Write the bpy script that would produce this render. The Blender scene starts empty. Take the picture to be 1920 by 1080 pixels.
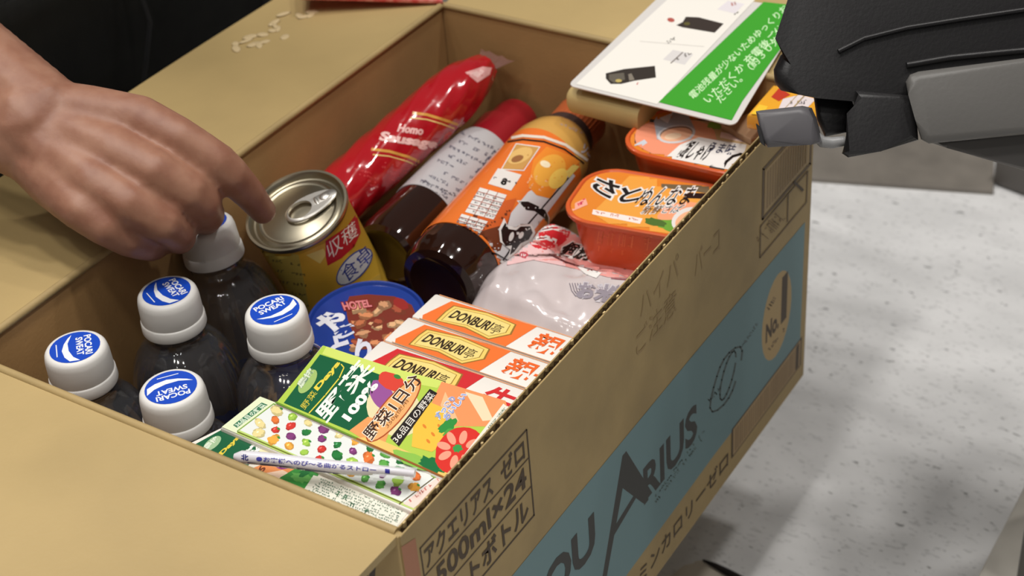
import bpy, bmesh, math, random
from mathutils import Vector, Matrix, Euler
from mathutils.bvhtree import BVHTree
from mathutils.geometry import tessellate_polygon
random.seed(4)
S = bpy.context.scene
COL = S.collection
# ------------------------------------------------------------------ camera
CP = Vector((0.30437861, -0.34095779, 0.65029456))
def rotm(a, b, c):
    return Matrix.Rotation(a, 3, 'Z') @ Matrix.Rotation(b, 3, 'X') @ Matrix.Rotation(c, 3, 'Z')
CR = rotm(0.61369967, 0.94610479, -0.08888974)
FPX = 3020.87
cd = bpy.data.cameras.new('camera'); cam = bpy.data.objects.new('camera', cd); COL.objects.link(cam)
cam.matrix_world = Matrix.Translation(CP) @ CR.to_4x4()
cd.sensor_width = 36.0; cd.lens = FPX / 1920 * 36.0; cd.clip_start = 0.02
cd.dof.use_dof = True; cd.dof.focus_distance = 0.74; cd.dof.aperture_fstop = 13.0
S.camera = cam
S.view_settings.view_transform = 'Standard'; S.view_settings.look = 'None'
S.view_settings.gamma = 1.0; S.view_settings.use_curve_mapping = False
S.view_settings.exposure = 0.0
# ------------------------------------------------------------------ world and lights
w = bpy.data.worlds.new('world'); S.world = w; w.use_nodes = True
w.node_tree.nodes['Background'].inputs[0].default_value = (1.0, 0.97, 0.94, 1)
w.node_tree.nodes['Background'].inputs[1].default_value = 0.09
def area(name, loc, sx, sy, power, color=(1, 0.965, 0.92), target=None):
    l = bpy.data.lights.new(name, 'AREA'); l.shape = 'RECTANGLE'; l.size = sx; l.size_y = sy
    l.energy = power; l.color = color
    o = bpy.data.objects.new(name, l); COL.objects.link(o); o.location = loc
    if target is not None:
        o.rotation_euler = (Vector(target) - Vector(loc)).to_track_quat('-Z', 'Y').to_euler()
    return o
# rows of ceiling tubes of the shop
for i, (x, y, p) in enumerate([(-0.98, 0.16, 9), (-0.98, 0.50, 9), (0.02, -0.60, 7.5), (0.02, -0.15, 8.5), (-0.55, -0.65, 5.5), (-2.0, 0.60, 6), (0.50, 0.35, 10.5), (0.55, 0.95, 8.5), (0.50, -1.15, 1.8), (0.85, -0.95, 1.8), (0.15, -1.30, 1.8), (0.75, -1.70, 1.5), (1.30, -1.30, 1.5)]):
    area('ceiling_lamp', (x, y, 2.2), 0.13, 0.13, p)

# ------------------------------------------------------------------ pixel helpers (1920 x 1080 frame)
def ray(px, py):
    return CR @ Vector(((px - 960) / FPX, (540 - py) / FPX, -1.0))
def at(px, py, z):
    d = ray(px, py); return CP + d * ((z - CP.z) / d.z)
def atd(px, py, depth):
    return CP + ray(px, py) * depth
def onplane(co, n):
    co = Vector(co); n = Vector(n).normalized()
    def h(px, py):
        d = ray(px, py); t = (co - CP).dot(n) / d.dot(n)
        return CP + d * t, n
    return h
# ------------------------------------------------------------------ materials
def lin(c):
    c = c / 255.0
    return c / 12.92 if c <= 0.04045 else ((c + 0.055) / 1.055) ** 2.4
MATS = {}
def M(name, rgb=(200, 200, 200), rough=0.5, metal=0.0, var=0.0, vscale=30.0, bump=0.0, bscale=200.0,
      trans=0.0, ior=1.45, coat=0.0, rgb2=None, stretch=None, sss=0.0, alpha=1.0, spec=0.5):
    if name in MATS: return MATS[name]
    m = bpy.data.materials.new(name); m.use_nodes = True
    nt = m.node_tree; b = nt.nodes['Principled BSDF']
    base = (lin(rgb[0]), lin(rgb[1]), lin(rgb[2]), 1)
    b.inputs['Base Color'].default_value = base
    b.inputs['Roughness'].default_value = rough; b.inputs['Metallic'].default_value = metal
    b.inputs['Transmission Weight'].default_value = trans; b.inputs['IOR'].default_value = ior
    b.inputs['Coat Weight'].default_value = coat; b.inputs['Coat Roughness'].default_value = 0.08
    b.inputs['Specular IOR Level'].default_value = spec
    b.inputs['Alpha'].default_value = alpha
    if sss: b.inputs['Subsurface Weight'].default_value = sss; b.inputs['Subsurface Scale'].default_value = 0.006; b.inputs['Subsurface Radius'].default_value = (1, .4, .2)
    if var or bump:
        tc = nt.nodes.new('ShaderNodeTexCoord'); mp = nt.nodes.new('ShaderNodeMapping')
        nt.links.new(tc.outputs['Object'], mp.inputs[0])
        if stretch: mp.inputs['Scale'].default_value = stretch
    if var:
        n = nt.nodes.new('ShaderNodeTexNoise'); n.inputs['Scale'].default_value = vscale; n.inputs['Detail'].default_value = 5
        nt.links.new(mp.outputs[0], n.inputs['Vector'])
        mx = nt.nodes.new('ShaderNodeMix'); mx.data_type = 'RGBA'
        c2 = rgb2 if rgb2 else tuple(v * (1 - var) for v in rgb)
        mx.inputs[6].default_value = base; mx.inputs[7].default_value = (lin(c2[0]), lin(c2[1]), lin(c2[2]), 1)
        rp = nt.nodes.new('ShaderNodeValToRGB'); rp.color_ramp.elements[0].position = 0.38; rp.color_ramp.elements[1].position = 0.66
        nt.links.new(n.outputs[0], rp.inputs[0]); nt.links.new(rp.outputs[0], mx.inputs[0]); nt.links.new(mx.outputs[2], b.inputs['Base Color'])
    if bump:
        n2 = nt.nodes.new('ShaderNodeTexNoise'); n2.inputs['Scale'].default_value = bscale; n2.inputs['Detail'].default_value = 3
        nt.links.new(mp.outputs[0], n2.inputs['Vector'])
        bp = nt.nodes.new('ShaderNodeBump'); bp.inputs['Strength'].default_value = bump; bp.inputs['Distance'].default_value = 0.001
        nt.links.new(n2.outputs[0], bp.inputs['Height']); nt.links.new(bp.outputs[0], b.inputs['Normal'])
    MATS[name] = m; return m
def ink(rgb, rough=0.35):
    return M('ink_%d_%d_%d_%d' % (rgb[0], rgb[1], rgb[2], int(rough * 100)), rgb, rough)
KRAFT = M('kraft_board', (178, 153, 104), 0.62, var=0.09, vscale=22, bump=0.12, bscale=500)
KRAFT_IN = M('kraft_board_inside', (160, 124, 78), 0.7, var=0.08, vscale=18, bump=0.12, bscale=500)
KRAFT_EDGE = M('kraft_cut_edge', (205, 180, 130), 0.85)
FLUTE = M('fluting_gap_shade', (92, 70, 44), 0.9)  # shade of the gaps between the liners put into this colour
# ------------------------------------------------------------------ object helpers
def tag(o, label=None, cat=None, group=None, kind=None):
    if label: o['label'] = label
    if cat: o['category'] = cat
    if group: o['group'] = group
    if kind: o['kind'] = kind
    return o
def thing(name, label, cat, loc=(0, 0, 0), rot=None, group=None):
    o = bpy.data.objects.new(name, None); COL.objects.link(o); o.empty_display_size = 0.02
    m = Matrix.Translation(Vector(loc)) @ (rot.to_4x4() if rot is not None else Matrix.Identity(4))
    o.matrix_world = m
    WM[o.name] = m
    return tag(o, label, cat, group)
WM = {}
def wm(o):
    if o is None: return Matrix.Identity(4)
    return WM.get(o.name, Matrix.Identity(4))
def link(name, me, mats, parent=None, world=False):
    o = bpy.data.objects.new(name, me); COL.objects.link(o)
    for m in (mats if isinstance(mats, (list, tuple)) else [mats]): me.materials.append(m)
    if parent is not None:
        o.parent = parent; WM[o.name] = wm(parent)
        if world: me.transform(wm(parent).inverted())
    return o
def from_bm(name, bm, mats, parent=None, smooth=False, world=False):
    bmesh.ops.recalc_face_normals(bm, faces=bm.faces)
    me = bpy.data.meshes.new(name); bm.to_mesh(me); bm.free()
    if smooth:
        for p in me.polygons: p.use_smooth = True
        if smooth != 'all': me.set_sharp_from_angle(angle=math.radians(38))
    return link(name, me, mats, parent, world)
def add_box(bm, lo, hi, bev=0.0, seg=2, mat=0):
    vs = [bm.verts.new((x, y, z)) for x in (lo[0], hi[0]) for y in (lo[1], hi[1]) for z in (lo[2], hi[2])]
    fs = [bm.faces.new([vs[i] for i in f]) for f in ((0, 1, 3, 2), (4, 6, 7, 5), (0, 4, 5, 1), (2, 3, 7, 6), (0, 2, 6, 4), (1, 5, 7, 3))]
    for f in fs: f.material_index = mat
    if bev:
        es = list({e for f in fs for e in f.edges})
        bmesh.ops.bevel(bm, geom=es, offset=bev, segments=seg, profile=0.5, affect='EDGES')
def box(name, lo, hi, mats, parent=None, bev=0.0, seg=2, world=False):
    bm = bmesh.new(); add_box(bm, lo, hi, bev, seg)
    return from_bm(name, bm, mats, parent, smooth=bool(bev), world=world)
def lathe(name, prof, mats, parent=None, seg=64, matz=None, smooth=True, xf=None, rib=None, world=False):
    bm = bmesh.new(); rings = []
    for r, z in prof:
        if r < 1e-6: rings.append([bm.verts.new((0, 0, z))])
        else:
            ring = []
            for k in range(seg):
                a = 2 * math.pi * k / seg; rr = r + (rib(a, z) if rib else 0)
                ring.append(bm.verts.new((rr * math.cos(a), rr * math.sin(a), z)))
            rings.append(ring)
    for i in range(len(rings) - 1):
        A, B = rings[i], rings[i + 1]
        for k in range(seg):
            k2 = (k + 1) % seg
            if len(A) == 1 and len(B) == 1: continue
            if len(A) == 1: f = bm.faces.new((A[0], B[k], B[k2]))
            elif len(B) == 1: f = bm.faces.new((A[k], B[0], A[k2]))
            else: f = bm.faces.new((A[k], B[k], B[k2], A[k2]))
            if matz: f.material_index = matz(0.5 * (prof[i][1] + prof[i + 1][1]), i)
    if xf: bmesh.ops.transform(bm, matrix=xf, verts=bm.verts)
    return from_bm(name, bm, mats, parent, smooth=smooth, world=world)
def prism(name, pts, back, mats, parent=None, bev=0.002, seg=3, world=True):
    """solid from a planar outline (world points) pushed along a vector"""
    bm = bmesh.new(); back = Vector(back)
    a = [bm.verts.new(p) for p in pts]; b = [bm.verts.new(Vector(p) + back) for p in pts]
    f1 = bm.faces.new(a); f2 = bm.faces.new(b[::-1]); n = len(pts)
    for i in range(n): bm.faces.new((a[i], b[i], b[(i + 1) % n], a[(i + 1) % n]))
    if bev:
        bmesh.ops.bevel(bm, geom=[e for e in f1.edges] + [e for e in f2.edges], offset=bev, segments=seg, profile=0.5, affect='EDGES', clamp_overlap=True)
    bmesh.ops.triangulate(bm, faces=[f for f in bm.faces if len(f.verts) > 4])
    return from_bm(name, bm, mats, parent, smooth=True, world=world)
def tube(bm, pts, rad, seg=10, cap=True):
    pts = [Vector(p) for p in pts]; rings = []; up = None
    for i, p in enumerate(pts):
        t = (pts[min(i + 1, len(pts) - 1)] - pts[max(i - 1, 0)]).normalized()
        if up is None: up = t.orthogonal().normalized()
        up = (up - t * up.dot(t)).normalized(); s = t.cross(up)
        r = rad[i] if isinstance(rad, (list, tuple)) else rad
        rings.append([bm.verts.new(p + (up * math.cos(2 * math.pi * k / seg) + s * math.sin(2 * math.pi * k / seg)) * r) for k in range(seg)])
    for A, B in zip(rings, rings[1:]):
        for k in range(seg): bm.faces.new((A[k], A[(k + 1) % seg], B[(k + 1) % seg], B[k]))
    if cap:
        bm.faces.new(rings[0][::-1]); bm.faces.new(rings[-1])
# ------------------------------------------------------------------ print (flat lettering and pictures laid on real surfaces)
_TC = {}
def text_bm(s, bold):
    k = (s, bold)
    if k not in _TC:
        c = bpy.data.curves.new('t', 'FONT'); c.body = s; c.size = 1.0; c.offset = bold; c.resolution_u = 3; c.fill_mode = 'BOTH'
        o = bpy.data.objects.new('t', c); COL.objects.link(o)
        bpy.context.view_layer.update()
        dg = bpy.context.evaluated_depsgraph_get(); me = bpy.data.meshes.new_from_object(o.evaluated_get(dg))
        vs = [(v.co.x, v.co.y) for v in me.vertices]; fs = [tuple(p.vertices) for p in me.polygons]
        bpy.data.meshes.remove(me); bpy.data.objects.remove(o); bpy.data.curves.remove(c)
        _TC[k] = (vs, fs)
    return _TC[k]
class Print:
    """art given as outlines in the picture frame, laid on the true surface 'hit' by rays"""
    def __init__(s, hit, step=None, rough=0.35, off=0.00012, gap=0.000016, direct=None):
        s.hit = hit; s.step = step; s.items = []; s.rough = rough; s.off = off; s.gap = gap; s.bb = []
    def _add(s, vs, fs, rgb, layer=None):
        x0 = min(v[0] for v in vs); x1 = max(v[0] for v in vs); y0 = min(v[1] for v in vs); y1 = max(v[1] for v in vs)
        layer = 1
        for (a0, a1, b0, b1), l_ in s.bb:
            if x0 <= a1 and a0 <= x1 and y0 <= b1 and b0 <= y1 and l_ >= layer: layer = l_ + 1
        s.bb.append(((x0, x1, y0, y1), layer)); s.items.append((vs, fs, rgb, layer))
    def poly(s, pts, rgb, layer=None):
        tri = tessellate_polygon([[Vector((p[0], p[1], 0)) for p in pts]])
        s._add([tuple(p) for p in pts], [tuple(t) for t in tri], rgb, layer)
    def ell(s, c, a, b, ang, rgb, layer=None, n=22, wob=0.0):
        ca, sa = math.cos(math.radians(ang)), math.sin(math.radians(ang)); P = []
        for k in range(n):
            t = 2 * math.pi * k / n; q = 1 + (random.uniform(-wob, wob) if wob else 0)
            x, y = a * math.cos(t) * q, b * math.sin(t) * q
            P.append((c[0] + x * ca - y * sa, c[1] + x * sa + y * ca))
        s.poly(P, rgb, layer)
    def line(s, pts, wd, rgb, layer=None, closed=False):
        vs = []; fs = []; P = list(pts) + ([pts[0]] if closed else [])
        for a, b in zip(P, P[1:]):
            dx, dy = b[0] - a[0], b[1] - a[1]; L = math.hypot(dx, dy) or 1; nx, ny = -dy / L * wd / 2, dx / L * wd / 2
            ex, ey = dx / L * wd / 3, dy / L * wd / 3
            i = len(vs); vs += [(a[0] + nx - ex, a[1] + ny - ey), (b[0] + nx + ex, b[1] + ny + ey), (b[0] - nx + ex, b[1] - ny + ey), (a[0] - nx - ex, a[1] - ny - ey)]
            fs.append((i, i + 1, i + 2, i + 3))
        s._add(vs, fs, rgb, layer)
    def text(s, body, quad, rgb, bold=0.0, outline=None, ow=0.04, layer=None):
        """quad: bottom-left, bottom-right, top-right, top-left of the line of text"""
        v0, f0 = text_bm(body, bold)
        if not v0: return
        x0 = min(v[0] for v in v0); x1 = max(v[0] for v in v0); y0 = min(v[1] for v in v0); y1 = max(v[1] for v in v0)
        def mp(v):
            u = (v[0] - x0) / (x1 - x0); t = (v[1] - y0) / (y1 - y0)
            bl, br, tr, tl = quad
            return tuple(bl[k] * (1 - u) * (1 - t) + br[k] * u * (1 - t) + tr[k] * u * t + tl[k] * (1 - u) * t for k in (0, 1))
        if outline is not None:
            v1, f1 = text_bm(body, bold + ow)
            s._add([mp(v) for v in v1], f1, outline, layer)
        s._add([mp(v) for v in v0], f0, rgb, layer)
    def tline(s, body, p0, p1, h, rgb, bold=0.0, outline=None, ow=0.04, shear=0.0, up=None):
        """baseline p0->p1 in px, height h px perpendicular (or along up)"""
        dx, dy = p1[0] - p0[0], p1[1] - p0[1]; L = math.hypot(dx, dy)
        ux, uy = (dy / L * h, -dx / L * h) if up is None else (up[0] * h, up[1] * h)
        s.text(body, (p0, p1, (p1[0] + ux, p1[1] + uy), (p0[0] + ux, p0[1] + uy)), rgb, bold, outline, ow)
    def squig(s, p0, p1, h, rgb, n=14, wd=1.3, fill=0.75):
        """a line of print too small to read"""
        dx, dy = p1[0] - p0[0], p1[1] - p0[1]; L = math.hypot(dx, dy); ex, ey = dx / L, dy / L; nx, ny = ey, -ex
        vs = []; fs = []; cw = L / n
        for i in range(n):
            if random.random() > fill: continue
            bx, by = p0[0] + ex * cw * i, p0[1] + ey * cw * i
            for _ in range(3):
                a = random.random() * .7 * cw; b = random.random() * h
                if random.random() < .5: q = [(a, b), (a + .55 * cw, b), (a + .55 * cw, b + wd), (a, b + wd)]
                else: q = [(a, 0), (a + wd, 0), (a + wd, h * .9), (a, h * .9)]
                k = len(vs); vs += [(bx + ex * u + nx * v, by + ey * u + ny * v) for u, v in q]; fs.append((k, k + 1, k + 2, k + 3))
        if vs: s._add(vs, fs, rgb)
    def build(s, name, parent, clip=()):
        out = bmesh.new(); mats = []; idx = {}
        for vs, fs, rgb, layer in s.items:
            b = bmesh.new(); V = [b.verts.new((v[0], v[1], 0)) for v in vs]
            for f in fs:
                try: b.faces.new([V[i] for i in f])
                except ValueError: pass
            if s.step:
                xs = [v[0] for v in vs]; ys = [v[1] for v in vs]
                for ax, (a0, a1) in ((0, (min(xs), max(xs))), (1, (min(ys), max(ys)))):
                    g = math.ceil(a0 / s.step) * s.step
                    while g < a1:
                        co = [0, 0, 0]; co[ax] = g; no = [0, 0, 0]; no[ax] = 1
                        bmesh.ops.bisect_plane(b, geom=b.verts[:] + b.edges[:] + b.faces[:], plane_co=co, plane_no=no); g += s.step
            mp = {}
            for v in b.verts:
                h = s.hit(v.co.x, v.co.y)
                if h is None: continue
                co, n = h
                mp[v] = co + n * (s.off + s.gap * layer)
            key = tuple(int(c) for c in rgb)
            if key not in idx: idx[key] = len(mats); mats.append(ink(key, s.rough))
            nv = {}
            for f in b.faces:
                if all(v in mp for v in f.verts):
                    loop = []
                    for v in f.verts:
                        if v not in nv: nv[v] = out.verts.new(mp[v])
                        loop.append(nv[v])
                    try: ff = out.faces.new(loop); ff.material_index = idx[key]
                    except ValueError: pass
            b.free()
        for co, no in clip:
            bmesh.ops.bisect_plane(out, geom=out.verts[:] + out.edges[:] + out.faces[:], plane_co=co, plane_no=no, clear_outer=True)
        me = bpy.data.meshes.new(name); out.to_mesh(me); out.free()
        # face every piece toward the viewer side of its surface
        o = link(name, me, mats, parent, world=True)
        if s.step:
            for p in me.polygons: p.use_smooth = True
        return o
def bvh_hit(objs, parent=None):
    vs = []; fs = []
    for o in objs:
        m = wm(o); k = len(vs); vs += [m @ v.co for v in o.data.vertices]; fs += [[k + i for i in p.vertices] for p in o.data.polygons]
    T = BVHTree.FromPolygons(vs, fs)
    def h(px, py):
        d = ray(px, py).normalized(); r = T.ray_cast(CP, d)
        if r[0] is None: return None
        n = r[1]
        if n.dot(d) > 0: n = -n
        if n.dot(d) > -0.05: return None
        return r[0], n
    return h
def basis(zaxis, xhint):
    z = Vector(zaxis).normalized(); x = Vector(xhint); x = (x - z * x.dot(z)).normalized(); y = z.cross(x)
    return Matrix((x, y, z)).transposed()
# ================================================================== SETTING
FZ = -0.12
def floor_mat():
    m = bpy.data.materials.new('speckled_vinyl'); m.use_nodes = True; nt = m.node_tree; b = nt.nodes['Principled BSDF']
    tc = nt.nodes.new('ShaderNodeTexCoord'); mp = nt.nodes.new('ShaderNodeMapping'); mp.inputs['Rotation'].default_value = (0, 0, 0.5)
    mp.inputs['Scale'].default_value = (1, 2.3, 1); nt.links.new(tc.outputs['Object'], mp.inputs[0])
    def noise(sc, p0, p1, c0, c1, prev):
        n = nt.nodes.new('ShaderNodeTexNoise'); n.inputs['Scale'].default_value = sc; n.inputs['Detail'].default_value = 2
        nt.links.new(mp.outputs[0], n.inputs['Vector'])
        r = nt.nodes.new('ShaderNodeValToRGB'); r.color_ramp.elements[0].position = p0; r.color_ramp.elements[1].position = p1
        nt.links.new(n.outputs[0], r.inputs[0]); mx = nt.nodes.new('ShaderNodeMix'); mx.data_type = 'RGBA'
        nt.links.new(r.outputs[0], mx.inputs[0])
        if prev is None: mx.inputs[6].default_value = c0
        else: nt.links.new(prev, mx.inputs[6])
        mx.inputs[7].default_value = c1; return mx.outputs[2]
    g = lambda v, t=1.0: (lin(v), lin(v), lin(v * t), 1)
    p = noise(14, .4, .65, g(226), g(214), None)
    p = noise(170, .60, .68, None, g(196), p)
    p = noise(95, .70, .74, None, g(128), p)
    nt.links.new(p, b.inputs['Base Color']); b.inputs['Roughness'].default_value = 0.3
    return m
FL = floor_mat()
bm = bmesh.new(); add_box(bm, (-2.2, -1.6, FZ - .02), (2.2, 2.6, FZ))
tag(from_bm('floor', bm, FL), kind='structure')
# thin slab whose darker grey stands in for shade beyond the vinyl
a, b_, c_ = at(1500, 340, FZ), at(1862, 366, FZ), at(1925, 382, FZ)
SHADESTRIP = M('floor_shade_strip', (128, 122, 114), 0.35, var=.12, vscale=25)
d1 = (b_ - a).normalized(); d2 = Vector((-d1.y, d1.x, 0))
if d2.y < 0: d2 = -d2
prism('shade_strip_1', [a - d1 * .5 + Vector((0, 0, .004)), b_ + Vector((0, 0, .004)), b_ + d2 * .5 + Vector((0, 0, .004)), a - d1 * .5 + d2 * .5 + Vector((0, 0, .004))], (0, 0, -.006), SHADESTRIP, bev=.0008)
tag(bpy.data.objects['shade_strip_1'], kind='structure')
# low dark riser of the counter
DARKR = M('dark_counter_riser', (92, 88, 84), 0.5)
e1 = at(1862, 348, FZ); e2 = at(1990, 396, FZ)
dd = (e2 - e1); bk = Vector((-dd.y, dd.x, 0)).normalized() * .22
ct = thing('till_counter', 'dark grey plinth of a counter standing on the floor behind the black device', 'counter', (e1.x, e1.y, FZ))
prism('plinth', [e1 + Vector((0, 0, .001)), e2 + dd * 2 + Vector((0, 0, .001)), e2 + dd * 2 + bk, e1 + bk], (0, 0, .03), DARKR, ct, bev=.003)
# cream panel at lower right
PANEL = M('cream_panel', (213, 208, 198), 0.4, var=.04)
g1, g2 = at(1925, 900, FZ + .03), at(1822, 1100, FZ + .03)
ed = (g2 - g1); nrm = Vector((-ed.y, ed.x, 0)).normalized()
if nrm.x < 0: nrm = -nrm
gp = thing('floor_stand_base', 'cream painted base plate on the floor, cut off by the lower right corner', 'base plate', (g1.x, g1.y, FZ))
prism('top_plate', [g1 - ed, g2 + ed, g2 + ed + nrm * .25, g1 - ed + nrm * .25], (0, 0, -.018), PANEL, gp, bev=.003)
prism('skirt', [g1 - ed * .98 + nrm * .004 - Vector((0, 0, .018)), g2 + ed * .98 + nrm * .004 - Vector((0, 0, .018)), g2 + ed * .98 + nrm * .24 - Vector((0, 0, .018)), g1 - ed * .98 + nrm * .24 - Vector((0, 0, .018))], (0, 0, -.012), M('grey_skirt', (150, 148, 140), .5), gp, bev=.0)
# ================================================================== CARDBOARD BOX
W, D, H, T = 0.2525, 0.40, 0.208, 0.004
carton = thing('cardboard_box', 'open kraft cardboard carton with a blue printed band, filled with groceries', 'cardboard box', (-W / 2, D / 2, 0))
# low stand the box stands on
tr = thing('box_stand', 'low dark stand under the printed cardboard carton', 'stand', (-W / 2, D / 2, FZ))
box('top_board', (-W / 2 - .0, .03, -.016), (-.075, D - .13, -.0005), M('dark_stand', (58, 54, 50), .6), tr, bev=.002, world=True)
box('plinth_body', (-W / 2 + .004, .035, FZ), (-.085, D - .135, -.016), MATS['dark_stand'], tr, bev=.002, world=True)  # unseen solid body, added to cut light bouncing under the box
CI = carton
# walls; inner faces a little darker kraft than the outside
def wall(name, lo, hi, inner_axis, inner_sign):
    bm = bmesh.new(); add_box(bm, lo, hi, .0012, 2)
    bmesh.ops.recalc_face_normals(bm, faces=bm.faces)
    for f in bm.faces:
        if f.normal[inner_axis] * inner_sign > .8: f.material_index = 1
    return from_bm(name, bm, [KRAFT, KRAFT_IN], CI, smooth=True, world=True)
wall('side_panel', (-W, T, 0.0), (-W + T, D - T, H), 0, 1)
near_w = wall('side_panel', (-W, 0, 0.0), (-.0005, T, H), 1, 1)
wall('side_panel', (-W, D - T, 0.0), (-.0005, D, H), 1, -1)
wall('base_panel', (-W + T, T, 0.0), (-T, D - T, T), 2, 1)
# right wall: two liners with visible fluting between, the flap cut away
rw = bmesh.new(); add_box(rw, (-.0008, .001, 0), (0, D, H), .0002, 1); add_box(rw, (-.0046, T, 0), (-.0038, D - T, H - .0003), .0002, 1)
right_w = from_bm('side_panel', rw, [KRAFT], CI, world=True); right_w['label'] = 'printed long side panel with blue band and lettering'
fl = bmesh.new(); n = 180; prev = None
for i in range(n + 1):
    y = T + (D - 2 * T) * i / n; x = -.0038 if i % 2 else -.0008
    v = (fl.verts.new((x, y, .02)), fl.verts.new((x, y, H - .0010 - (.0005 if i % 3 else 0))))
    if prev: fl.faces.new((prev[0], v[0], v[1], prev[1]))
    prev = v
tag(from_bm('fluting', fl, FLUTE, CI, world=True), 'corrugated fluting showing dark along the cut rim', kind='stuff')
# worn paper liner shreds along the cut rim
sh = bmesh.new()
for i in range(50):
    y = .008 + (D - .016) * i / 50 + random.uniform(-.0006, .0006); x = random.choice((-.0036, -.0006, -.002)); L = random.uniform(.0008, .002)
    add_box(sh, (x - .0004, y, H - .003), (x + .0004, y + L, H + random.uniform(-.0006, .0006)))
tag(from_bm('torn_rim', sh, KRAFT_EDGE, CI, world=True), kind='stuff')
# flaps
def flap(pts, th=.004, mats=None):
    """four corners: two at the fold, two outer; a gently sagging sheet"""
    bm = bmesh.new(); a, b, c, d = [Vector(p) for p in pts]; N1, N2 = 14, 10; G = []
    for i in range(N1 + 1):
        row = []
        for j in range(N2 + 1):
            u, v = i / N1, j / N2
            p = (a * (1 - u) + b * u) * (1 - v) + (d * (1 - u) + c * u) * v
            p.z += -.0016 * math.sin(v * math.pi * .5) * (1 if v > 0 else 0) + .0008 * math.sin(u * 7 + v * 3) * v
            row.append(bm.verts.new(p))
        G.append(row)
    for i in range(N1):
        for j in range(N2): bm.faces.new((G[i][j], G[i + 1][j], G[i + 1][j + 1], G[i][j + 1]))
    bmesh.ops.recalc_face_normals(bm, faces=bm.faces)
    if sum(f.normal.z for f in bm.faces) < 0: bmesh.ops.reverse_faces(bm, faces=bm.faces)
    r = bmesh.ops.solidify(bm, geom=bm.faces[:], thickness=th)
    return from_bm('flap', bm, mats or KRAFT, CI, smooth=True, world=True)
FLAPIN = M('kraft_flap_inner_face', (184, 159, 108), 0.55, var=.07, vscale=9, bump=.1, bscale=400)
flap([(-W, .001, H), (-.0015, .001, H), (-.0045, -.13, H + .001), (-W - .002, -.13, H + .001)], mats=FLAPIN)
flap([(-W + .0005, .004, H), (-W + .0005, D - .002, H), (-.376, D - .002, H - .013), (-.376, .004, H - .013)], mats=FLAPIN)
flap([(-W + .004, D - .001, H), (-.003, D - .001, H), (-.003, D + .125, H + .012), (-W + .006, D + .125, H + .012)], mats=FLAPIN)
# fold creases: a rolled bead at each fold line
for name, p0, p1 in (('fold_crease', (-W + .003, .004, H - .0006), (-W + .003, D - .003, H - .0006)), ('fold_crease', (-W + .003, .0028, H - .0006), (-.003, .0028, H - .0006)), ('fold_crease', (-W + .004, D - .003, H - .0006), (-.004, D - .003, H - .0006))):
    bm = bmesh.new(); tube(bm, [p0, p1], .0022, 10); from_bm(name, bm, KRAFT, CI, smooth=True, world=True)
# embossed glue dabs on the left flap
ew = bmesh.new()
for i in range(26):
    px, py = 440 + random.random() * 150, 15 + random.random() * 80
    if abs((py - 55) + (px - 515) * .62) > 26: continue
    p = at(px, py, H - .0045); p = at(px, py, H + .0002 - .013 * (-W - p.x) / .1235 - .0014)
    m = Matrix.Translation(p) @ Matrix.Rotation(random.random() * 3, 4, 'Z') @ Matrix.Diagonal((random.uniform(.003, .006), random.uniform(.0016, .003), .0005, 1))
    bmesh.ops.create_uvsphere(ew, u_segments=10, v_segments=6, radius=1, matrix=m)
tag(from_bm('glue_residue', ew, M('glue_residue', (206, 184, 142), .4), CI, smooth='all', world=True), kind='stuff')
# ---- print on the long side panel (plane x = 0)
hx = onplane((0, 0, 0), (1, 0, 0))
P = Print(hx, rough=.6)
def yz(y, z):
    q = CR.transposed() @ (Vector((0, y, z)) - CP); return (960 + FPX * q.x / -q.z, 540 - FPX * q.y / -q.z)
def fq(y0, y1, z0, z1): return (yz(y0, z0), yz(y1, z0), yz(y1, z1), yz(y0, z1))
BR = (78, 62, 44); DK = (62, 62, 60); BLUE = (116, 146, 150)
# blue band, widening toward the far end at the top
P.poly([yz(.0099, .032), yz(.10, .0285), yz(.275, .033), yz(.392, .031), yz(.392, .1205), yz(.25, .1225), yz(.12, .1225), yz(.0099, .1215)], BLUE)
# text frame top left
def frame(y0, y1, z0, z1, rows=(), wd=2.4, col=BR):
    P.line([yz(y0, z0), yz(y1, z0), yz(y1, z1), yz(y0, z1)], wd, col, closed=True)
    for z in rows: P.line([yz(y0, z), yz(y1, z)], wd * .7, col)
frame(.0115, .0925, .1415, .1925, rows=(.1765, .1595))
P.text('アクエリアス', fq(.0135, .0640, .1785, .1905), BR, .022)
P.text('ゼロ', fq(.0705, .0895, .1785, .1905), BR, .022)
P.text('500ml×24', fq(.019, .089, .1625, .1745), BR, .022)
P.text('ペットボトル', fq(.0145, .0885, .1435, .1575), BR, .022)
# big wordmark with a long-legged A
P.text('AQU', fq(.072, .143, .070, .101), DK, .035)
P.poly([yz(.1435, .041), yz(.149, .041), yz(.1715, .0925), yz(.192, .0645), yz(.2015, .0645), yz(.1765, .1135), yz(.1725, .1135)], DK)
P.poly([yz(.158, .068), yz(.1845, .075), yz(.183, .079), yz(.160, .074)], DK)
P.text('RIUS', fq(.1925, .2535, .0625, .0885), DK, .03)
P.squig(yz(.205, .0535), yz(.262, .0555), 5, (96, 116, 112), n=26)
P.squig(yz(.205, .058), yz(.262, .060), 3, (96, 116, 112), n=26)
# loop emblem
P.line([yz(.289 + .019 * math.cos(t) * (1 + .2 * math.sin(2 * t)), .0775 + .0165 * math.sin(t)) for t in [k * .35 for k in range(17)]], 3.2, (80, 92, 90))
P.line([yz(.291 + .010 * math.cos(t), .0785 + .013 * math.sin(t + .5)) for t in [k * .35 for k in range(18)]], 3.0, (80, 92, 90))
P.squig(yz(.268, .076), yz(.285, .074), 8, (80, 92, 90), n=6)
P.squig(yz(.306, .084), yz(.330, .088), 4, (80, 92, 90), n=9)
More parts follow.
